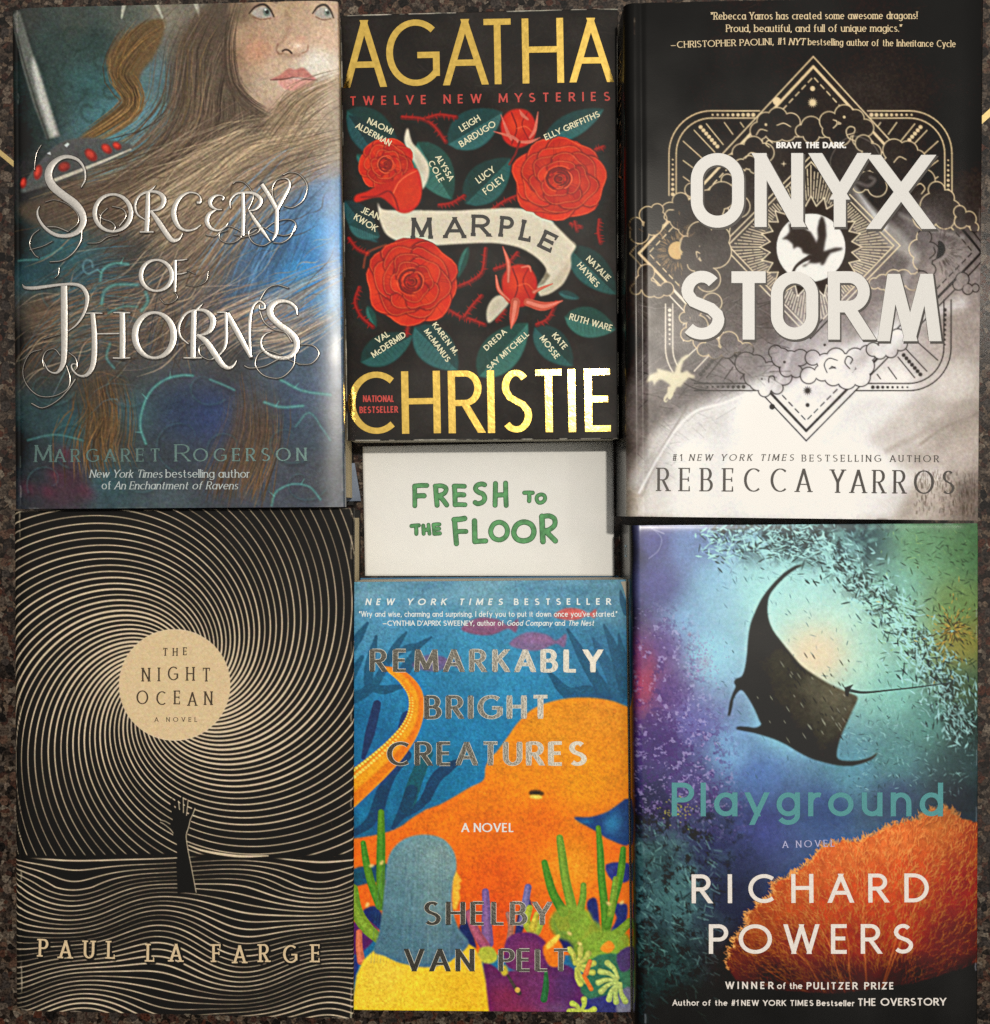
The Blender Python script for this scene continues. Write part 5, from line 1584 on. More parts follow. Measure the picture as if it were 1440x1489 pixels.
    Vs, Fs, n = [], [], 0
    RS = Ribbons()
    text(RS, 'REBECCA', (0, 0), (190, 0), 30, 3.0, 1.4, serif=.04)
    ex = (923 - 720) * f - 0.0045 - 0.00012
    for Lx, Rx, _, lev in RS.items:
        for A in (Lx, Rx):
            y = (744.5 - (58 + A[:, 0])) * f; z = Z - 0.0105 + A[:, 1] * f
            Vs.append(np.c_[np.full(len(A), ex - lev * 1e-5), y, z])
        k = len(Lx)
        Fs += [(n + i, n + i + 1, n + k + i + 1, n + k + i) for i in range(k - 1)]; n += 2 * k
    mesh_obj('spine_lettering', np.vstack(Vs), Fs, flat_mat('dull_gold_ink', (150, 124, 84), rough=.5), bk)
    hard_block(bk, sf, spine=True)


build_onyx()

# ------------------------------------------------------------------ hardcover with the spiral sky and raised arm (lower left)
def build_night():
    Z = 0.033
    sf = Surface((27, 743), (511, 739), (510.5, 1481), (30, 1470), Z,
                 lambda U, W, V, B: wavy(U, V, 0.00010, 100, 90, .9) - 0.0012 * np.exp(-np.maximum(U, 0) / 8) + edge_roll(U, W, .0003, 20))
    bk = empty('hardcover_book', (*sf.world(265, 1110)[:2], 0.0),
               'matte black and tan hardcover with a line spiral and an arm rising from waves', 'book', 'books laid out on the floor')
    c = Canvas(4, 730, 530, 1492, 1.3, 41)
    blk, tan = np.array((30, 26, 23.)), np.array((226, 202, 166.))
    c.im[:] = blk * (0.85 + .3 * c.noise(40, 3))[..., None]
    X, Y = c.X, c.Y
    cx, cy, R0 = 254, 996, 81
    dx, dy = X - cx, Y - cy
    rr = np.hypot(dx, dy) + 1e-6; th = np.arctan2(dy, dx); q = np.log(np.maximum(rr, R0 * .8) / R0)
    N = 64
    g = 1.02 * q + .46 * q * q
    ph = (th + g) * N / (2 * math.pi)
    cyc = ph - np.floor(ph + .5)
    idx = np.floor(ph + .5)
    # spacing across a line, in pixels
    grad = N / (2 * math.pi) * np.sqrt(1 + (1.02 + .92 * q) ** 2) / rr
    duty = np.clip(.50 - .31 * q, .10, .48)
    # every line swells and thins a little on its own
    rnd = np.random.default_rng(4).uniform(.72, 1.2, 400)
    duty = duty * rnd[np.mod(idx, N).astype(int)] * (.86 + .26 * np.sin(th * 2 + .8))
    half = np.maximum(duty / 2 / grad, .42)
    d = np.abs(cyc) / grad
    sky = np.clip((half - d) * c.k * .9 + .5, 0, 1) * np.clip(half * 2.1, .55, 1)
    sky = np.where(rr < R0, 1, sky)
    edge = np.clip((rr - R0) * c.k + .5, 0, 1); sky = sky * edge + (1 - edge)
    # the sea
    sw = np.clip((Y - 1240) / 50, .25, 1)
    tp = 2 * math.pi
    yy = Y + sw * (17 * np.sin(tp * X / 335 + Y / 62 + .6) + 5.5 * np.sin(tp * X / 190 - Y / 50 + 2.1))
    pw = yy / 8.0
    from_c = pw - np.floor(pw + .5)
    gy = np.gradient(pw, axis=0) * c.k; gx = np.gradient(pw, axis=1) * c.k
    gr = np.hypot(gx, gy) + 1e-6
    rw = np.random.default_rng(8).uniform(.7, 1.25, 500)
    hw = (1.06 + .3 * np.sin(X / 60 + Y / 40)) * rw[np.mod(np.floor(pw + .5), 400).astype(int)] / 1.5
    sea = np.clip((np.maximum(hw, .4) - np.abs(from_c) / gr) * c.k * .9 + .5, 0, 1) * np.clip(hw * 1.6, .45, 1)
    hor = 1246.5 + 1.5 * np.sin(X / 50)
    s = np.clip((Y - hor) * c.k + .5, 0, 1)
    gap = np.clip(1.4 - np.abs(Y - hor + 1.5) / 2.4, 0, 1)
    m = (sky * (1 - s) + sea * s) * (1 - gap)
    c.mix((slice(0, c.h), slice(0, c.w)), np.clip(m, 0, 1), tan)
    c.ell(cx, cy, R0, R0 * .99, (214, 186, 142), 1)
    zz = lambda p: zmap(0, 1110, .368, p)
    # a thicker line along the horizon to the right of the arm
    c.stroke(zz([(745,325),(800,345),(880,360),(960,368),(1060,366)]), [1.5,2.8,3.6,3.4,1.5], tan, 1, smooth=6)
    # arm and hand
    blk2 = (24, 20, 18)
    arm = [(706,512),(703,440),(700,380),(698,310),(690,285),(676,262),(650,240),(634,232),(634,224),(652,228),(676,240),(684,230),(680,205),(676,180),(672,150),(676,138),(682,142),(692,185),(696,200),(697,175),(693,150),(694,136),(700,136),(706,165),(710,196),(714,170),(713,140),(717,130),(723,134),(724,165),(725,197),(731,175),(734,150),(739,142),(743,148),(740,180),(738,206),(750,196),(760,176),(768,168),(771,176),(762,200),(752,222),(746,250),(738,272),(736,296),(744,350),(756,410),(776,512)]
    q = zz(arm); c.poly(q, blk2, 1)
    for p, w in (([(700,270),(686,200),(679,142)],12), ([(706,260),(702,190),(697,142)],13), ([(716,260),(717,190),(718,136)],13), ([(728,260),(732,190),(739,150)],12), ([(736,270),(752,220),(766,176)],11), ([(700,280),(668,250),(636,228)],10)):
        c.stroke(zz(p), np.array([w * 1.3, w, w * .6]) * .368, blk2, 1, smooth=5)
    c.poly(zz([(684,290),(682,215),(700,196),(738,200),(750,222),(742,275),(736,300)]), blk2, 1)
    c.stroke(zz([(706,520),(703,440),(699,380)]), 3, blk2, 1)
    for p in ([(738,272),(736,296),(744,350),(756,410),(775,510)], [(771,178),(762,202),(752,224),(746,250),(739,272)], [(743,150),(740,182),(737,206)], [(724,136),(725,165),(725,195)], [(706,150),(709,180)], [(634,224),(652,229),(672,240)], [(634,233),(650,242),(674,262),(684,276)]):
        c.stroke(zz(p), 1.15, (226, 206, 170), .85, smooth=5)
    # dark nest behind the lettering at the foot
    L = Ribbons(); outl = []
    def slab(s, a, b, w, jit=1.2):
        text(L, s, a, b, 26, 3.7, 2.3, serif=.09, sx=.78, jitter=jit, tmin=.1, seed=len(s) + 5, out=outl)
    slab('PAUL', (56, 1392), (168, 1395), 0); slab('LA', (213, 1398.5), (265, 1399.5), 0); slab('FARGE', (309, 1400), (466, 1399), 0)
    for pth, w in outl:
        c.stroke(pth + np.array([1.2, 1.4]), w + 4.5, blk2, .95)
    c.scuffs(sf, 30); c.worn_edges(sf, 14, (200, 184, 154), .6)
    c.grain(0.07)
    ink = ink_mat('uncoated_jacket', rough=0.62, spec=0.16, bump=0.05, bump_scale=1500)
    cover('dust_jacket', c, sf, ink, bk, .77, spine=0.0035, bottom=.001, veil=.010)
    L.build('author_lettering', sf, flat_mat('tan_ink', (212, 184, 142), rough=.6), bk)
    R = Ribbons()
    for i, (s, a, b, cap, w) in enumerate((('THE', (237, 953), (272, 953.5), 11.5, 1.7), ('NIGHT', (206.5, 990), (306, 990), 20, 2.4), ('OCEAN', (198.5, 1025), (309, 1025.5), 20, 2.4))):
        text(R, s, a, b, cap, w, w * .62, serif=.05, jitter=1.2, tmin=.25, seed=i + 2, sx=.76)
    text(R, 'A NOVEL', (225, 1049.5), (287, 1049.5), 6.6, 1.0, .7, serif=.04, tmin=.3)
    R.build('title_lettering', sf, flat_mat('brown_ink', (62, 48, 34), rough=.6), bk)
    hard_block(bk, sf, fore_in=0.0003)


build_night()

# ------------------------------------------------------------------ paperback with the orange octopus (lower middle)
def build_bright():
    Z = 0.030
    sf = Surface((512, 846.5), (911, 843), (917.5, 1472.5), (512.5, 1469), Z,
                 lambda U, W, V, B: wavy(U, V, .00010, 110, 100, .2) - .0012 * (np.clip(150 - V, 0, 150) / 150) ** 2 * 0.6 - .0005 * np.exp(-np.maximum(W, 0) / 12) - 0.0004 * np.exp(-np.maximum(U, 0) / 10))
    bk = empty('paperback_book', (*sf.world(714, 1158)[:2], 0.0),
               'bright blue and orange paperback with an octopus and a grey-haired woman in yellow', 'book', 'books laid out on the floor')
    c = Canvas(502, 834, 928, 1482, 1.0, 51)
    c.im[:] = c.field([(530,852,92,142,160),(620,850,78,128,152),(700,860,100,150,166),(800,855,78,130,154),(890,860,72,122,142),(560,900,78,140,170),(600,940,56,132,168),(700,940,58,136,170),(800,950,52,122,156),(890,960,50,110,142),
                       (600,1000,44,126,166),(760,1000,48,130,168),(540,1060,34,102,142),(600,1060,40,120,160),(680,1060,38,118,158),(560,1120,32,100,136),(640,1120,34,112,148),(720,1080,38,118,158),(560,1200,30,90,120),(880,1010,40,100,134)])
    r = c.rng
    wc = c.noise(46, 4); wc2 = c.noise(9, 3)
    c.im *= (.86 + .2 * wc + .1 * wc2)[..., None]
    for _ in range(60):
        x, y = r.uniform(505, 920), r.uniform(840, 905); c.blob(x, y, r.uniform(18, 50), r.uniform(4, 9), (140, 180, 190), .12, r.normal(0, .2))
    z1 = lambda p: zmap(500, 830, .2986, p)
    z2 = lambda p: zmap(500, 1150, .2986, p)
    wd, wd2 = (34, 84, 112), (32, 62, 94)

    def frond(pts, w, col, al=.9, zz=z1):
        q = zz(pts); n = len(q); c.stroke(q, np.asarray(w, float) * .2986, col, al, edge=.8, smooth=6)
    for p, w, col in (([(30,625),(90,600),(140,560),(170,520),(220,430),(260,360),(305,300)],[60,50,46,40,40,36,10],wd), ([(140,570),(200,580),(290,560)],[40,44,20],wd), ([(120,580),(120,520),(125,470),(140,400),(158,320)],[40,46,48,40,14],wd),
                      ([(35,520),(60,470),(90,420)],[40,36,20],wd), ([(40,370),(80,310),(115,255)],[50,40,14],wd), ([(215,430),(300,380),(360,365),(425,325)],[30,34,32,10],wd), ([(300,480),(340,420),(360,370)],[60,46,30],wd),
                      ([(95,910),(125,800),(145,720),(162,650)],[20,46,44,40],(40,52,88)), ([(180,1150),(205,1040),(240,960),(300,900)],[44,60,70,60],wd2), ([(310,1150),(340,1050),(380,950),(420,890)],[70,70,60,30],(28,84,92)), ([(400,1110),(450,1010),(510,960),(570,920)],[50,56,50,20],wd2), ([(280,760),(300,710),(318,690)],[30,40,20],wd2),
                      ([(1320,640),(1200,590),(1110,600),(1060,570),(1020,520),(985,480)],[40,60,60,50,30,10],wd), ([(1290,620),(1230,530),(1160,410),(1090,285)],[70,60,50,12],wd), ([(1340,620),(1300,500),(1250,400),(1215,330)],[60,60,46,14],(40,92,122)), ([(1370,600),(1345,480),(1320,390),(1268,265)],[50,60,50,12],wd), ([(1390,480),(1360,420),(1340,310)],[40,44,10],wd), ([(1380,200),(1360,150),(1350,100)],[40,30,10],wd)):
        frond(p, w, col, .85)
    # small fish

    def fish(x, y, L, H, col, al=.8, flip=1):
        x, y = z1([(x, y)])[0]; L *= .2986; H *= .2986
        c.poly([(x-flip*L*.5,y+H*.1),(x-flip*L*.2,y-H*.45),(x+flip*L*.15,y-H*.35),(x+flip*L*.32,y-H*.05),(x+flip*L*.5,y-H*.4),(x+flip*L*.46,y+H*.3),(x+flip*L*.32,y+H*.1),(x+flip*L*.05,y+H*.42),(x-flip*L*.25,y+H*.4)], col, al, blur=.9, smooth=3)
        c.blob(x, y - H*.1, L*.25, H*.2, np.array(col) * 1.18, .5)
    fish(710, 272, 280, 96, (140, 72, 102)); fish(1125, 212, 210, 66, (206, 84, 76)); fish(945, 345, 280, 100, (142, 92, 128), .75); fish(450, 450, 240, 90, (112, 80, 120), .7)
    # octopus
    orange = c.field([(720,1090,232,138,32),(800,1060,234,146,36),(870,1040,230,142,38),(900,1090,232,138,32),(760,1120,240,138,30),(850,1130,244,150,30),(700,1150,238,124,28),(640,1180,238,118,28),(560,1230,236,110,30),(700,1210,236,112,28),(780,1200,238,112,26),
                      (830,1260,244,150,40),(890,1220,236,110,26),(720,1270,234,96,28),(720,1330,230,84,28),(800,1330,238,110,30),(530,1300,236,104,32),(880,1330,236,110,28)])
    orange *= (.87 + .14 * c.noise(30, 4) + .10 * c.noise(6, 2))[..., None]
    head = np.vstack([spl(z1([(1395,668),(1300,632),(1180,617),(1050,628),(930,668),(850,738),(795,815),(742,885),(712,910),(690,960),(680,1020),(610,1058),(540,1100),(470,1139)]), 6),
                      spl(z2([(400,92),(330,135),(275,175),(200,205),(120,222),(38,235)]), 5), z2([(38,700),(700,800),(1400,800),(1400,-40)])])
    c.poly(head, None, 1, blur=.7, field=orange)
    c.poly(z2([(1120,130),(1200,128),(1290,100),(1400,40),(1400,258),(1300,240),(1240,205),(1180,170)]), (38, 66, 112), 1, blur=.8, smooth=3)
    c.blob(*z2([(1310, 160)])[0], 12, 16, (50, 130, 172), .8, .2); c.blob(*z2([(1180, 150)])[0], 10, 4, (40, 120, 150), .6)
    c.blob(*z2([(90, 110)])[0], 9, 13, (40, 132, 176), .7); c.blob(*z2([(230, 90)])[0], 6, 16, (44, 130, 170), .5)
    for p, w in (([(190,0),(170,60),(130,150),(50,210)],[60,60,50,30]), ([(330,0),(300,80),(240,180)],[60,56,20]), ([(420,0),(370,70),(290,130)],[40,40,14])):
        frond(p, w, (30, 64, 92), .8, z2)
    c.ell(*z1([(938, 1084)])[0], 11, 5, (84, 58, 20), 1, .06, blur=.6); c.ell(*z1([(936, 1102)])[0], 9.5, 3.2, (240, 196, 80), 1, .06, blur=.5); c.ell(*z1([(938, 1083)])[0], 5, 1.6, (20, 14, 10), 1)
    # tentacle
    tn = spl(np.array([(200,472,14),(245,492,40),(300,530,62),(348,600,72),(352,690,76),(318,780,92),(250,870,112),(170,950,128),(90,1020,140),(10,1090,150)], float), 6)
    q = z1(tn[:, :2]); c.stroke(q, tn[:, 2] * .2986, (238, 142, 34), 1, edge=.5)
    d = np.gradient(q, axis=0); nn = np.c_[-d[:, 1], d[:, 0]] / np.hypot(*d.T)[:, None]
    c.stroke(q - nn * (tn[:, 2] * .2986 * .28)[:, None], tn[:, 2] * .2986 * .3, (226, 108, 28), .6, edge=3)
    c.stroke(q + nn * (tn[:, 2] * .2986 * .05)[:, None], tn[:, 2] * .2986 * .3, (246, 172, 40), .5, edge=3)
    for i in range(4, len(q), 1):
        o = q[i] + nn[i] * tn[i, 2] * .2986 * .44; s = .9 + 3.0 * (i / len(q)) ** 1.3
        c.ell(*o, s, s * .85, (200, 140, 40), .9); c.ell(*(o - .3), s * .7, s * .6, (252, 214, 96), .95)
        if i > 18: c.ell(*(o - nn[i] * s * 2.2), s * .8, s * .7, (248, 204, 84), .9)
    # reef: dark patches, corals, mound
    def patch(pts, col, al=1.0, zz=z2, sm=3, bl=.8):
        q = zz(pts); sl, m = c.poly_mask(spl(q, sm, closed=True), bl)
        if sl is None: return
        f = np.array(col, float) * (.84 + .2 * wc[sl] + .18 * wc2[sl])[..., None]
        mm = (m * al)[..., None]; c.im[sl] = c.im[sl] * (1 - mm) + f * mm
    for p, col in (([(38,385),(160,360),(215,360),(215,430),(120,450),(38,465)],(26,78,96)), ([(90,590),(150,560),(190,610),(200,690),(140,650)],(34,54,96)), ([(38,650),(120,640),(165,680),(120,760),(38,800)],(90,44,92)), ([(38,830),(80,800),(60,900),(38,960)],(50,60,110)),
                   ([(555,690),(600,590),(640,580),(630,680),(645,770),(590,740)],(38,46,88)), ([(830,720),(850,600),(890,520),(915,560),(880,660),(850,740)],(48,48,92)), ([(1020,620),(1060,700),(1150,760),(1060,740)],(38,48,92)), ([(1185,540),(1230,525),(1245,640),(1240,670),(1195,600)],(44,50,96)),
                   ([(1275,360),(1390,355),(1390,440),(1310,440)],(50,58,112)), ([(1300,560),(1380,555),(1370,660),(1320,730),(1290,700),(1330,620)],(44,54,108)), ([(1040,690),(1100,690),(1160,760),(1120,790),(1050,760)],(40,44,92))):
        patch(p, col)
    gr, gr2 = (84, 132, 42), (124, 152, 52)
    def coral(pts, w, col):
        q = z2(pts); w = np.broadcast_to(np.asarray(w, float) * .2986, (len(q),))
        c.stroke(q, w, np.array(col) * .92, 1, edge=.7, smooth=6)
        c.stroke(q - [1, .5], w * .45, np.array(col) * 1.22, .5, edge=2.2, smooth=6)
        s = spl(np.c_[q, w], 5)
        for _ in range(len(s) * 2):
            i = r.integers(len(s)); a = r.uniform(-.4, .4)
            c.ell(s[i, 0] + a * s[i, 2], s[i, 1], .9, 1.1, np.array(col) * r.uniform(.7, 1.3), .45)
    for p, w, col in (([(182,105),(182,260),(180,420),(185,560)],[30,42,44,46],gr), ([(95,255),(110,350),(135,450),(175,560)],[26,36,40,40],gr), ([(45,480),(60,580),(105,660),(170,720)],[50,60,60,50],gr2), ([(75,690),(75,760),(85,830)],[30,34,40],(206,110,80)),
                      ([(1240,180),(1250,300),(1255,420),(1270,560),(1280,720)],[24,34,38,40,44],gr), ([(1052,230),(1066,330),(1080,430),(1110,560)],[34,42,44,50],gr2), ([(978,350),(995,420),(1020,500),(1070,590)],[30,38,42,50],gr), ([(1168,460),(1165,520),(1150,590)],[28,34,40],gr2),
                      ([(1362,285),(1355,360),(1340,450),(1310,560),(1285,660)],[28,36,36,36,40],gr), ([(1325,430),(1312,520),(1300,600)],[28,32,34],gr2), ([(1395,640),(1330,700),(1260,760)],[40,50,60],gr2)):
        coral(p, w, col)
    for x, y, a, b in ((1100,640,30,24),(1180,700,28,22),(1260,770,34,24),(1150,620,18,14),(1200,800,30,22),(1320,740,24,18)):
        x, y = z2([(x, y)])[0]; patch([(x-a,y),(x-a*.4,y-b),(x+a*.5,y-b*.9),(x+a,y),(x+a*.5,y+b),(x-a*.5,y+b)], gr2, .9, lambda p: np.array(p, float), bl=2.5)
    for p, w, col in (([(690,492),(694,560),(696,640),(700,740)],[34,40,50,60],(132,92,134)), ([(898,470),(886,540),(872,640)],[34,36,44],(124,108,146)), ([(610,600),(640,680),(690,760)],[40,44,50],(164,84,104)), ([(800,600),(815,660),(806,730)],[24,30,30],(170,110,90)), ([(905,570),(890,640),(930,690),(960,640)],[30,40,44,34],(168,172,60)), ([(940,600),(920,670)],[24,40],(196,176,60))):
        coral(p, w, col)
    patch([(780,780),(800,715),(860,690),(930,695),(985,740),(1005,810),(985,860),(900,880),(800,860)], (104, 46, 94)); patch([(680,830),(740,860),(790,880),(1000,850),(1090,850),(1150,910),(1170,980),(1150,1085),(705,1085),(690,950)], (98, 44, 86))
    c.blob(*z2([(900, 800)])[0], 26, 22, (130, 52, 92), .6); c.blob(*z2([(780, 1010)])[0], 34, 22, (140, 46, 72), .7); c.blob(*z2([(1080, 950)])[0], 22, 28, (78, 54, 104), .7); c.blob(*z2([(950, 950)])[0], 24, 18, (120, 60, 104), .5)
    c.blob(*z2([(870, 1070)])[0], 40, 9, (150, 50, 76), .6); c.blob(*z2([(1050, 1060)])[0], 30, 9, (104, 80, 116), .6)
    coral([(985,880),(985,950),(975,1015)], [16,30,34], (52, 100, 62))
    patch([(665,830),(660,770),(720,760),(750,810),(720,840)], (178, 178, 62)); patch([(760,860),(790,850),(800,890),(775,900)], (190,170,60)); coral([(800,900),(830,950),(855,985)], [12,16,22], (78,60,60)); c.ell(*z2([(846, 970)])[0], 4, 4, (210, 160, 80), .9)
    patch([(970,760),(1040,720),(1075,790),(1060,850),(1000,850)], (236, 120, 34)); patch([(985,750),(1040,700),(1050,720),(1000,770)], (240,190,70)); patch([(1160,900),(1240,800),(1400,820),(1400,1010),(1180,1010)], (60, 108, 78)); patch([(1180,1020),(1400,990),(1400,1090),(1160,1090)], (56, 58, 110))
    patch([(1250,770),(1290,730),(1320,760),(1290,790)], (240,130,40)); patch([(1330,800),(1400,760),(1400,860),(1350,880)], (76, 60, 100)); patch([(1340,990),(1400,960),(1400,1090),(1330,1090)], (110, 110, 128))
    for hub, rads, L, col in (((1130,855),np.radians([-110,-75,-45,-10,20,55,75]),88,(186,186,84)), ((1345,925),np.radians([150,175,120,100,205,235,75]),105,(176,192,104)), ((1160,1075),np.radians([-80,-140,-10,180]),60,(182,192,84))):
        for a in rads:
            p = [(hub[0] + L * .15 * math.cos(a), hub[1] + L * .15 * math.sin(a)), (hub[0] + L * .6 * math.cos(a + .15), hub[1] + L * .6 * math.sin(a + .15)), (hub[0] + L * math.cos(a), hub[1] + L * math.sin(a))]
            coral(p, [16, 22, 30], col)
    coral([(1200,830),(1180,890)], [20, 26], (222, 124, 62)); coral([(1170,900),(1205,965)], [18, 22], (228, 120, 50))
    for x, y in ((115,555),(135,365),(185,350),(1355,545),(1290,550),(1150,745),(1100,695)): c.ell(*z2([(x, y)])[0], 4, 2.4, (244, 206, 120), .85, r.uniform(-1, 1), blur=.6)
    # woman seen from behind
    ycol = c.field([(520,1440,244,200,58),(600,1440,242,196,52),(680,1440,240,184,44),(560,1410,244,202,64),(690,1400,240,190,50)]); ycol *= (.92 + .1 * wc + .08 * wc2)[..., None]
    c.poly(z2([(38,1072),(62,900),(95,825),(150,775),(260,830),(400,850),(520,830),(590,735),(640,765),(672,830),(690,920),(708,1080)]), None, 1, blur=.7, field=ycol)
    c.poly(z2([(545,385),(556,405),(575,436),(564,452),(570,470),(562,490),(568,520),(548,580),(530,575),(528,420)]), (240, 176, 60), 1, blur=.6)
    hair = spl(z2([(212,345),(240,282),(300,232),(390,213),(480,232),(536,295),(550,375),(532,440),(528,560),(560,670),(610,740),(560,800),(480,845),(400,860),(280,840),(200,805),(146,782),(172,690),(190,560),(200,450)]), 4, closed=True)
    hcol = c.field([(620,1225,116,146,146),(580,1240,104,138,142),(640,1240,124,150,146),(580,1300,92,128,136),(640,1300,110,140,140),(570,1360,80,116,128),(640,1360,92,124,132),(600,1400,76,108,122),(660,1380,74,104,122)]); hcol *= (.92 + .1 * wc + .1 * wc2)[..., None]
    c.poly(hair, None, 1, blur=.7, field=hcol)
    for x in np.linspace(558, 650, 26):
        c.stroke([(x, 1230 + abs(x - 615) * .5), (x - 4 + (x - 600) * .12, 1310), (x - 8 + (x - 600) * .25, 1400)], r.uniform(.8, 2), (70, 104, 120) if r.random() < .6 else (140, 166, 164), r.uniform(.1, .3), edge=1, smooth=4)
    q = c.noise(2.6, 2); c.im *= (1 + .2 * (q - .5))[..., None]
    c.crisp(.5, 2.5); c.scuffs(sf, 30)
    c.grain(.08)
    # title strokes collected first so that their printed outline can go under the foil
    R1, R2, R3, R4 = Ribbons(), Ribbons(), Ribbons(), Ribbons(); o = []
    text(R1, 'REMARKABLY', (538, 977), (876.5, 977.5), 33, 7.0, 4.0, tmin=.14, out=o, serif=.0)
    text(R2, 'BRIGHT', (617, 1045.5), (800, 1045), 34, 7.2, 3.9, tmin=.16, out=o)
    text(R3, 'CREATURES', (563, 1113.5), (853, 1113), 34.5, 7.2, 3.9, tmin=.12, out=o)
    text(R4, 'SHELBY', (616, 1345), (803, 1345), 34, 6.8, 3.6, tmin=.16, out=o); text(R4, 'VAN', (588, 1412.5), (690, 1412.5), 33, 6.8, 3.6, tmin=.1, out=o); text(R4, 'PELT', (725, 1412.5), (829, 1412.5), 33, 6.8, 3.6, tmin=.12, out=o)
    ink = ink_mat('soft_cover', rough=.5, spec=.2, bump=.05, bump_scale=1400)
    cover('front_cover', c, sf, ink, bk, 1.0, fore=None, skirt=.0005)
    foil = flat_mat('brushed_silver_foil', (.72, .68, .58), rough=.15, metal=1.0, raw=True, var=.16, scale=900, bump=.07, bscale=900)
    for half in (o[:sum(len(PARSED[c_]) for c_ in 'REMARKABLYBRIGHTCREATURES')], o[sum(len(PARSED[c_]) for c_ in 'REMARKABLYBRIGHTCREATURES'):]):
        RE = Ribbons()
        for p, w in half: RE.stroke(p, w + 1.3, round_cap=False)
        RE.build('lettering_outline', sf, flat_mat('pale_foil_edge', (214, 208, 188), rough=.4, metal=.1), bk, lift=.00004, lv=.000006)
    R1.build('title_lettering', sf, foil, bk, lift=.00014); R2.build('title_lettering', sf, foil, bk, lift=.00014); R3.build('title_lettering', sf, foil, bk, lift=.00014)
    R4.build('author_lettering', sf, foil, bk, lift=.00014)
    wht = flat_mat('soft_white_ink', (222, 224, 214), rough=.5)
    R = Ribbons()
    text(R, 'NEW YORK TIMES', (531, 880), (731, 880), 9.6, 2.0, 1.8, slant=.2, tmin=.3); text(R, 'BESTSELLER', (747.5, 880), (889, 879.5), 9.6, 2.0, 1.8, tmin=.3)
    R.build('bestseller_lettering', sf, wht, bk)
    R = Ribbons()
    text(R, '"Wry and wise, charming and surprising. I defy you to put it down once you\'ve started."', (522, 897), (898, 897), 8.2, 1.1)
    text(R, '_CYNTHIA D\'APRIX SWEENEY,', (556, 910), (690, 910), 7.6, 1.2); text(R, 'author of', (694, 910), (733, 910), 8, 1.1)
    text(R, 'Good Company', (737, 910), (803, 910), 8, 1.1, slant=.2); text(R, 'and', (807, 910), (822, 910), 8, 1.1); text(R, 'The Nest', (826, 910), (864, 910), 8, 1.1, slant=.2)
    R.build('quote_lettering', sf, wht, bk)
    R = Ribbons(); text(R, 'A NOVEL', (671, 1210), (748, 1210), 13, 2.4, 1.6); R.build('tagline_lettering', sf, wht, bk)
    prism('page_block', sf.corners((.0008, .0006, -.0007, .0006)), .0006, Z - .0011, PAGES_WHITE, bk)
    prism('back_cover', sf.corners(0), .0001, .0005, flat_mat('blue_card', (60, 110, 140), rough=.6), bk)


build_bright()

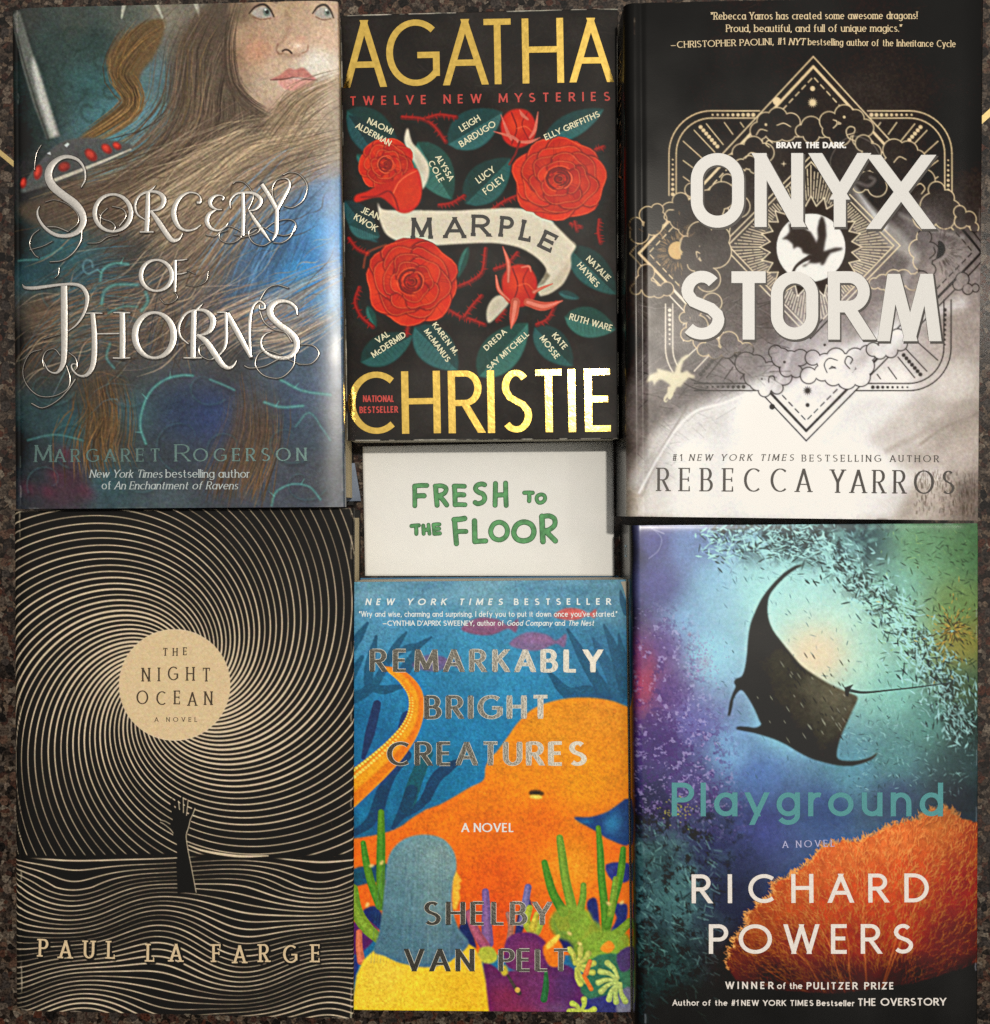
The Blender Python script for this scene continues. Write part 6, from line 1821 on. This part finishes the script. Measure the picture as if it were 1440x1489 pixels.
# ------------------------------------------------------------------ hardcover with the manta ray and coral fan (lower right)
def build_play():
    Z = 0.040
    sf = Surface((931, 764), (1422, 761), (1421, 1502), (939, 1502), Z,
                 lambda U, W, V, B: edge_roll(U, W, .0010, 30) + wavy(U, V, .00011, 85, 95, 1.5) - .0003 * np.exp(-np.maximum(V, 0) / 5))
    bk = empty('hardcover_book', (*sf.world(1170, 1128)[:2], 0.0),
               'glossy hardcover of a dark manta ray in teal water above an orange sea fan', 'book', 'books laid out on the floor')
    c = Canvas(700, 752, 1436, 1514, 1.0, 61)
    c.im[:] = c.field([(760,900,16,16,22),(760,1300,14,14,16),(890,900,20,20,30),(890,1200,18,18,20),(900,1400,16,16,17),(912,800,34,34,48),
                       (950,790,84,84,136),(1000,790,110,132,180),(960,850,78,74,128),(1040,850,128,170,205),(965,940,92,66,122),(932,990,150,62,88),(970,1000,92,64,122),(930,955,120,60,98),(1000,900,118,152,190),(1030,950,138,194,214),(1010,1050,98,90,150),(960,1080,70,55,105),
                       (1060,1090,110,150,185),(1100,850,148,205,206),(1180,830,148,205,200),(1150,900,168,220,206),(1220,900,176,222,200),(1250,960,160,214,194),(1300,900,138,186,162),(1340,800,104,150,106),(1400,800,88,132,84),(1390,880,118,150,82),(1400,1000,84,110,78),(1395,930,150,142,62),
                       (1240,790,90,130,128),(1300,850,110,162,142),(1300,1000,120,180,166),(1350,1050,90,140,130),(1300,1100,84,130,130),(1400,1050,54,78,72),(1400,1110,58,82,82),(1240,1120,90,140,155),(1100,1130,80,110,160),(1000,1140,80,70,120),(945,1160,48,47,78),(1140,1050,130,190,200),
                       (1100,1200,64,72,126),(1200,1180,60,82,126),(1300,1160,60,76,102),(1390,1160,50,58,66),(1050,1230,45,50,86),(950,1250,44,68,70),(980,1300,58,92,92),(960,1400,34,54,52),(1060,1300,34,38,58),(1040,1250,40,44,70),(1080,1400,38,25,24),(1200,1440,30,18,16),(1000,1470,30,28,26),(1400,1440,28,18,18),(1100,1480,24,18,17),(1350,1490,22,16,15)])
    r = c.rng
    n1, n2, n3 = c.noise(40, 4), c.noise(7, 3), c.noise(2.6, 2)
    c.im *= (.86 + .18 * n1 + .12 * n2 + .08 * n3)[..., None]
    X, Y = c.X, c.Y
    # speckled violet reef at left
    lf = np.clip((1060 + (Y - 1000) * .25 - X) / 50, 0, 1) * np.clip((Y - 860) / 60, 0, 1) * np.clip((1230 - Y) / 60, 0, 1)
    sp = np.clip((c.noise(9, 4, .75) - .52) * 7, 0, 1) * lf
    c.mix((slice(0, c.h), slice(0, c.w)), sp * .6, (78, 52, 112))
    sp = np.clip((c.noise(7, 3, .8) - .60) * 9, 0, 1) * lf
    c.mix((slice(0, c.h), slice(0, c.w)), sp * .5, (176, 160, 204))
    for x, y, a, b in ((942,985,8,36),(1003,922,3,3),(1026,963,8,13),(942,1010,6,24)): c.blob(x, y, a, b, (170, 66, 90), .36, .2)
    for _ in range(140): c.ell(r.normal(1024, 12), r.normal(962, 16), 1, 1, (150, 70, 140), .5)
    c.blob(1130, 890, 130, 110, (176, 224, 218), .5); c.blob(1040, 940, 40, 90, (156, 206, 224), .45); c.blob(1290, 960, 70, 90, (160, 210, 190), .3)
    c.blob(1185, 950, 46, 46, (240, 206, 168), .95); c.blob(1185, 948, 30, 30, (240, 206, 168), .6); c.blob(1185, 950, 66, 62, (226, 222, 186), .45); c.blob(1180, 860, 120, 60, (190, 234, 222), .35)
    # dark tangle along the top, then shoals of little fish sweeping round the right
    top = np.clip((c.noise(26, 4, .65) - .42) * 6, 0, 1) * np.clip((825 - Y + (X - 1040) * .08) / 40, 0, 1) * np.clip((X - 1030) / 40, 0, 1) * np.clip((1320 - X) / 60, 0, 1)
    c.mix((slice(0, c.h), slice(0, c.w)), top * .75, (44, 60, 64))
    path = spl([(1030,780),(1110,782),(1190,800),(1255,850),(1310,905),(1350,960),(1380,1010),(1405,1070)], 12)
    dd = np.gradient(path, axis=0); dd /= np.hypot(*dd.T)[:, None]; pn = np.c_[-dd[:, 1], dd[:, 0]]
    band = np.zeros((c.h, c.w))
    for p in path[::3]:
        band = np.maximum(band, np.exp(-((X - p[0]) ** 2 + (Y - p[1]) ** 2) / 24 ** 2))
    band *= np.clip((c.noise(14, 4, .7) - .44) * 6, 0, 1)
    c.mix((slice(0, c.h), slice(0, c.w)), band * .82 * np.clip((X - 1100) / 120, .25, 1), (52, 62, 58))

    def fishlet(x, y, a, L, w, col, al):
        d = np.array([math.cos(a), math.sin(a)]); p = np.array([x, y])
        c.stroke([p - d * L / 2, p - d * L * .1, p + d * L * .3, p + d * L / 2], [w * .3, w, w * .7, w * .2], col, al, edge=.2)
    for i in range(1500):
        k = r.integers(len(path)); off = r.normal(0, 19); p = path[k] + pn[k] * off + dd[k] * r.normal(0, 8)
        a = math.atan2(dd[k][1], dd[k][0]) + r.normal(0, .7)
        big = k / len(path)
        pale = r.random() < .68
        fishlet(*p, a, r.uniform(6, 15), r.uniform(1.6, 3.4), (168, 220, 214) if pale else (46, 64, 62), r.uniform(.4, .9))
    for i in range(420):
        x, y = r.uniform(1040, 1260), r.uniform(768, 850); fishlet(x, y, r.normal(.8, .6), r.uniform(4, 11), r.uniform(1, 2), (150, 200, 204) if r.random() < .6 else (52, 74, 84), r.uniform(.25, .7) * np.clip((860 - y) / 70, .2, 1))
    for i in range(300):
        x, y = r.uniform(1280, 1420), r.uniform(770, 1000); fishlet(x, y, r.normal(.7, .8), r.uniform(4, 12), r.uniform(1, 2), (40, 62, 40) if r.random() < .7 else (150, 190, 120), r.uniform(.2, .65))
    for i in range(260):
        a = r.uniform(0, 6.28); q = r.exponential(12) + 4; fishlet(1385 + q * math.cos(a) * 1.2, 915 + q * math.sin(a) * 1.4, a + r.normal(0, .3), r.uniform(4, 10), 1.5, (64, 56, 26) if r.random() < .55 else (216, 176, 76), .7)
    for i in range(420):
        x, y = r.uniform(1220, 1420), r.uniform(1010, 1160); fishlet(x, y, r.normal(.6, .9), r.uniform(3, 10), r.uniform(.8, 1.8), (160, 210, 206) if r.random() < .5 else (40, 58, 60), r.uniform(.15, .55))
    for i in range(150):
        x, y = r.uniform(1040, 1300), r.uniform(840, 1130); fishlet(x, y, r.normal(.9, .5), r.uniform(4, 11), r.uniform(.8, 1.8), (60, 92, 100), r.uniform(.2, .6))
    # teal rocks at lower left
    rk = np.clip((c.noise(20, 5, .7, ang=.6, sx=1.6) - .40) * 3, 0, 1) * np.clip((1075 - X + (1300 - Y) * .12) / 70, 0, 1) * np.clip((Y - 1180) / 60, 0, 1)
    c.mix((slice(0, c.h), slice(0, c.w)), rk * .55 * np.clip((1480 - Y) / 190, 0, 1), (92, 142, 136))
    dkk = np.clip((c.noise(15, 5, .7) - .52) * 6, 0, 1) * np.clip((1110 - X) / 80, 0, 1) * np.clip((Y - 1150) / 60, 0, 1)
    c.mix((slice(0, c.h), slice(0, c.w)), dkk * .8, (20, 26, 28))
    for _ in range(500):
        x, y = r.uniform(925, 1045), r.uniform(1190, 1480); a = r.normal(.9, .6); L = r.uniform(4, 14)
        c.stroke([(x, y), (x + L * math.cos(a), y + L * math.sin(a))], r.uniform(.8, 2.2), (120, 168, 158) if r.random() < .45 else (18, 26, 28), r.uniform(.15, .5) * np.clip((1500 - y) / 180, 0.2, 1), edge=.6)
    for _ in range(60): c.ell(r.normal(985, 14), r.normal(1180, 9), 1.2, 1, (190, 180, 80), .6)
    # sea fan
    rim = spl([(1058,1404),(1064,1378),(1070,1362),(1086,1345),(1084,1334),(1100,1318),(1122,1300),(1128,1284),(1150,1274),(1158,1268),(1176,1254),(1190,1238),(1212,1226),(1240,1224),(1262,1218),(1288,1204),(1306,1198),(1336,1192),(1344,1182),(1372,1176),(1386,1180),(1400,1190),(1422,1198)], 6)
    rim = rim + r.normal(0, 1.6, rim.shape)
    fan = np.vstack([rim, [(1430,1205),(1430,1400),(1330,1430),(1220,1445),(1120,1440),(1070,1425)]])
    fcol = c.field([(1080,1390,110,52,32),(1100,1345,170,84,44),(1140,1310,196,92,42),(1180,1270,214,110,50),(1240,1240,226,124,56),(1300,1220,232,132,60),(1370,1195,232,140,64),(1410,1220,206,90,44),(1200,1320,196,78,36),(1260,1290,210,84,38),(1320,1270,216,86,38),(1400,1290,180,56,28),
                    (1150,1370,132,54,30),(1230,1370,156,56,30),(1310,1350,180,62,30),(1390,1370,112,36,22),(1120,1420,56,28,20),(1220,1420,74,32,22),(1320,1420,62,26,18),(1410,1430,34,18,14)])
    c.poly(fan, None, .95, blur=1.2, field=np.minimum(fcol * (1.06, .92, .85), 250) * (.84 + .22 * c.noise(8, 3))[..., None])
    base = np.array([1262., 1500.])
    rimx = np.vstack([rim] + [np.c_[np.full(9, 1432.), np.linspace(1205, 1420, 9)]] * 3)
    _, fm = c.poly_mask(fan, 1.0); fsl = c.poly_mask(fan, 1.0)[0]
    before = c.im.copy()
    # net of forking branchlets, finer and brighter towards the rim
    for i in range(2500):
        tip = rimx[r.integers(len(rimx))]
        f1 = 1 - .72 * r.random() ** 1.35
        p = base + (tip - base) * f1 + r.normal(0, 3, 2)
        d = (tip - base) / np.hypot(*(tip - base)); a = math.atan2(d[1], d[0]) + r.normal(0, .42)
        deep = np.clip((p[1] - 1200) / 210, 0, 1)
        L = r.uniform(4, 8.5)
        bright = np.array((252, 148, 72)) * (1 - .38 * deep) if r.random() < .72 else np.array((236, 112, 50)) * (1 - .4 * deep)
        al = r.uniform(.5, .95) * (1 - .55 * deep)
        q = p + L * np.array([math.cos(a), math.sin(a)])
        c.stroke([p + [.9, .9], q + [.9, .9]], 1.5, (130, 40, 18), al * .28)
        c.stroke([p, q], 1.35, bright, al)
        for s_ in (-1, 1):
            a2 = a + s_ * r.uniform(.25, .6); e2 = q + L * .9 * np.array([math.cos(a2), math.sin(a2)])
            c.stroke([q, e2], [1.3, .9], bright, al)
    for t in (0.05, .2, .36, .5, .64, .78, .92):
        e = rim[int(t * (len(rim) - 1))]; q = base + (e - base) * .82
        c.stroke([base, base + (q - base) * .35 + r.normal(0, 8, 2), base + (q - base) * .7 + r.normal(0, 8, 2), q], [4, 2.6, 1.6, .7], (224, 120, 66), .42, edge=.8, smooth=6)
    keep = np.zeros((c.h, c.w)); keep[fsl] = fm
    keep = np.clip(keep + np.clip(c.noise(5, 2) - .45, 0, 1) * 0, 0, 1)[..., None]
    c.im = before * (1 - keep) + c.im * keep
    # fringe of small tips along the rim
    for k in range(len(rim) - 8):
        for _ in range(5):
            p = rim[k] + r.normal(0, 1.5, 2); d = (p - base) / np.hypot(*(p - base)); a = math.atan2(d[1], d[0]) + r.normal(0, .6); L = r.uniform(2, 6)
            c.stroke([p, p + L * np.array([math.cos(a), math.sin(a)])], [1.5, .8], np.array((240, 156, 84)) * r.uniform(.75, 1.05), r.uniform(.5, .95))
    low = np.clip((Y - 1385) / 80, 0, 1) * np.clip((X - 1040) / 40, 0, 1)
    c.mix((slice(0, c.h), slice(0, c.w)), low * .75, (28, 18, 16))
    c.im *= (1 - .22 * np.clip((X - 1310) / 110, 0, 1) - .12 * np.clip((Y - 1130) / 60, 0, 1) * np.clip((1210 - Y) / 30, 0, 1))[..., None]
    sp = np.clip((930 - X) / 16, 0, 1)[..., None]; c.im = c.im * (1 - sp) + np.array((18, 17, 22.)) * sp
    # manta
    z = lambda p: zmap(890, 740, .382, p)
    out = spl(z([(732,212),(700,217),(655,245),(610,290),(572,340),(545,395),(527,445),(519,500),(514,560),(506,610),(494,638),(472,648),(466,662),(472,676),(462,700),(450,735),(445,770),(442,788),(450,782),(458,750),(463,722),(478,698),(496,690),(520,720),(545,765),(562,805),(568,822),(545,834),(510,830),(480,830),(476,838),(500,844),(540,852),(575,862),(612,874),(660,895),(710,925),(760,950),(810,965),(860,976),(910,978),(955,968),(995,950),(1012,928),(985,945),(940,958),(890,960),(858,948),(860,905),(875,860),(895,815),(915,770),(932,735),(934,715),(905,700),(880,690),(840,672),(800,650),(760,625),(720,595),(680,548),(645,505),(615,465),(598,425),(592,380),(598,335),(620,300),(660,258),(700,228)]), 4)
    mc = c.field([(1080,870,34,30,26),(1110,930,38,34,28),(1090,1000,30,27,23),(1150,980,64,60,46),(1180,1000,112,106,82),(1210,1010,128,120,92),(1235,1020,110,104,82),(1160,1020,70,64,50),(1200,1060,76,72,56),(1130,1050,32,28,24),(1170,1080,36,32,27),(1210,1040,104,98,76),(1140,960,74,70,54),(1215,1090,48,44,38),(1070,1060,28,25,22)], eps=8)
    c.poly(out, None, 1, blur=.6, field=mc * .74 * (.85 + .3 * c.noise(5, 3))[..., None])
    for _ in range(70):
        x, y = r.uniform(1100, 1235), r.uniform(950, 1080); fishlet(x, y, 1.0, r.uniform(4, 12), 1.6, (24, 22, 20) if r.random() < .6 else (150, 150, 130), .6)
    c.stroke(z([(900,690),(960,699),(1060,690),(1170,678),(1300,660)]), [5, 3.4, 2.4, 2.0, 1.2], (52, 66, 62), .95, smooth=5)
    c.poly(z([(886,680),(920,668),(905,690),(900,715),(890,710)]), (36, 32, 28), 1)
    c.stroke([(948,768),(962,782),(958,800),(944,812)], 1.2, (170,170,200), .5, edge=.8, smooth=5); c.stroke([(952,770),(966,776)], 1.6, (200,200,220), .5, edge=.8)
    c.crisp(.6, 2.5); c.scuffs(sf, 30); c.worn_edges(sf, 8, (180, 190, 196), .5)
    c.grain(.055)
    # spine: a pale square mark near its head
    ink = ink_mat('gloss_jacket', rough=.26, spec=.35, bump=.02)
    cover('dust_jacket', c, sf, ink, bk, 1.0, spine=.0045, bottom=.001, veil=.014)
    ttl = flat_mat('teal_ink', (78, 142, 140), rough=.4, metal=.1); wht = flat_mat('warm_white_ink', (228, 216, 202), rough=.5)
    R = Ribbons(); text(R, 'Playground', (977, 1187), (1371.5, 1187), 49, 7.6, 7.0, tmin=.06); R.build('title_lettering', sf, ttl, bk)
    R = Ribbons(); text(R, 'RICHARD', (1006, 1313.5), (1351, 1312), 42, 6.2, 5.6, tmin=.1); text(R, 'POWERS', (1031, 1387), (1328, 1386.5), 43, 6.2, 5.6, tmin=.1); R.build('author_lettering', sf, wht, bk)
    R = Ribbons(); text(R, 'A NOVEL', (1138, 1233), (1214, 1231), 10, 1.5, .8, serif=.05); R.build('tagline_lettering', sf, flat_mat('pale_violet_ink', (176, 172, 200), rough=.5), bk)
    R = Ribbons()
    text(R, 'WINNER', (1055, 1438), (1125, 1438), 10.5, 2.0, 1.8); text(R, 'of the', (1130, 1438), (1167, 1438), 9.6, 1.5); text(R, 'PULITZER PRIZE', (1173, 1438.5), (1300, 1438.5), 10.5, 2.0, 1.8)
    text(R, 'Author of the #1', (978, 1462.5), (1074, 1462.5), 8.6, 1.4); text(R, 'NEW YORK TIMES', (1078, 1462.5), (1183, 1462.5), 8.4, 1.5); text(R, 'Bestseller', (1187.5, 1462.5), (1243, 1463), 8.6, 1.5); text(R, 'THE OVERSTORY', (1247, 1462.5), (1376, 1462), 11, 2.0, 1.7)
    R.build('award_lettering', sf, wht, bk)
    f = S * (CAM_H - Z) / CAM_H
    ex = (931.3 - 720) * f - .0045 - .00012; V, F, n = [], [], 0
    for a0, a1, b0, b1 in ((30,33,0,20),(45,48,0,20),(33,45,0,2.5),(33,45,17.5,20)):
        y0, y1, s0, s1 = [(744.5 - (764 + q)) * f for q in (a0, a1)] + [Z - .012 - q * f for q in (b0, b1)]
        V += [(ex, y0, s0), (ex, y1, s0), (ex, y1, s1), (ex, y0, s1)]; F.append((n, n + 1, n + 2, n + 3)); n += 4
    mesh_obj('spine_emblem', V, F, flat_mat('pale_blue_ink', (120, 160, 176), rough=.5), bk)
    hard_block(bk, sf, spine=True)


build_play()

# ------------------------------------------------------------------ the hand-lettered white card between the books
def build_card():
    Z = 0.0022
    sf = Surface((527.5, 649.5), (892, 641.5), (893.5, 837.5), (531, 837.5), Z,
                 lambda U, W, V, B: wavy(U, V, .00018, 120, 80, .5))
    bk = empty('note_card', (*sf.world(712, 748)[:2], 0.0), 'white paper card with green hand-drawn marker lettering between the books', 'card')
    c = Canvas(520, 634, 904, 862, .5, 71)
    c.im[:] = (227, 221, 209); c.im *= (1 + .02 * (c.noise(40, 3) - .5))[..., None]; c.grain(.008)
    cover('card_sheet', c, sf, ink_mat('card_paper', rough=.7, spec=.3, bump=.04, smudge=.05), bk, 4.0, fore=None, skirt=.0012, veil=.01)
    z = lambda p: zmap(490, 620, .3056, p)
    strokes = dict(
        fresh=[[(370,285),(371,330),(371,378)],[(370,284),(400,281),(428,281)],[(372,333),(395,330),(415,330)],
               [(470,285),(473,330),(477,375)],[(468,284),(500,283),(520,295),(512,318),(485,330)],[(485,330),(505,350),(523,374)],
               [(560,286),(562,330),(563,373)],[(558,284),(585,284),(607,285)],[(563,328),(585,325),(604,326)],[(562,373),(585,372),(610,373)],
               [(703,278),(690,274),(668,280),(660,297),(672,312),(695,322),(704,342),(694,360),(672,368),(658,362)],
               [(755,272),(754,325),(753,375)],[(803,270),(804,325),(806,376)],[(756,328),(780,326),(803,325)]],
        to=[[(892,316),(912,315),(932,316)],[(915,318),(916,338),(915,355)],[(973,324),(955,331),(951,347),(960,362),(977,361),(990,348),(988,331),(973,324)]],
        the=[[(355,474),(372,472),(390,471)],[(376,474),(378,495),(378,511)],[(411,472),(412,495),(413,511)],[(436,468),(438,490),(441,511)],[(414,494),(425,492),(437,490)],[(460,470),(462,490),(464,511)],[(460,468),(476,466),(488,466)],[(463,490),(476,488),(486,487)],[(464,511),(478,510),(490,509)]],
        floor=[[(560,445),(564,500),(569,558)],[(558,444),(585,442),(608,438)],[(564,502),(590,500),(614,500)],[(655,450),(656,500),(657,548)],[(657,548),(685,546),(708,545)],
               [(773,456),(745,468),(732,500),(745,530),(775,540),(803,525),(812,495),(800,468),(773,456)],[(890,455),(856,470),(842,505),(856,535),(890,545),(925,532),(938,500),(925,468),(890,455)],
               [(976,428),(978,490),(981,548)],[(974,430),(1010,426),(1035,440),(1036,470),(1010,492),(985,496)],[(990,496),(1015,520),(1040,545)]])
    wide = dict(fresh=6.6, to=5.2, the=5.2, floor=7.0)
    edge, fill = Ribbons(), Ribbons()
    rr = np.random.default_rng(3)
    for k, st in strokes.items():
        for i, p in enumerate(st):
            q = z(p); closed = np.allclose(q[0], q[-1])
            w = wide[k] * rr.uniform(.92, 1.08)
            for R, ww in ((edge, w + .9), (fill, w - 1.1)):
                if closed: R.stroke(q[:-1], ww, smooth=6, closed=True, level=i % 9)
                else: R.stroke(q, ww, smooth=5, round_cap=True, level=i % 9)
    edge.build('marker_outline', sf, flat_mat('dark_green_marker', (44, 92, 54), rough=.7, var=.2, scale=400), bk, lift=.00006, lv=.000006)
    fill.build('hand_lettering', sf, flat_mat('green_marker', (86, 142, 88), rough=.7, var=.38, scale=330), bk, lift=.00016, lv=.000006)


build_card()

# lettering and foil belong to the printed sheet they lie on
for o in list(scene.objects):
    if o.type == 'MESH' and o.parent and any(k in o.name for k in ('lettering', 'ornament', 'title_shadow', 'emblem', 'marker')):
        sheet = [s for s in o.parent.children if s.name.split('.')[0] in ('dust_jacket', 'front_cover', 'card_sheet')]
        if sheet:
            o.parent = sheet[0]
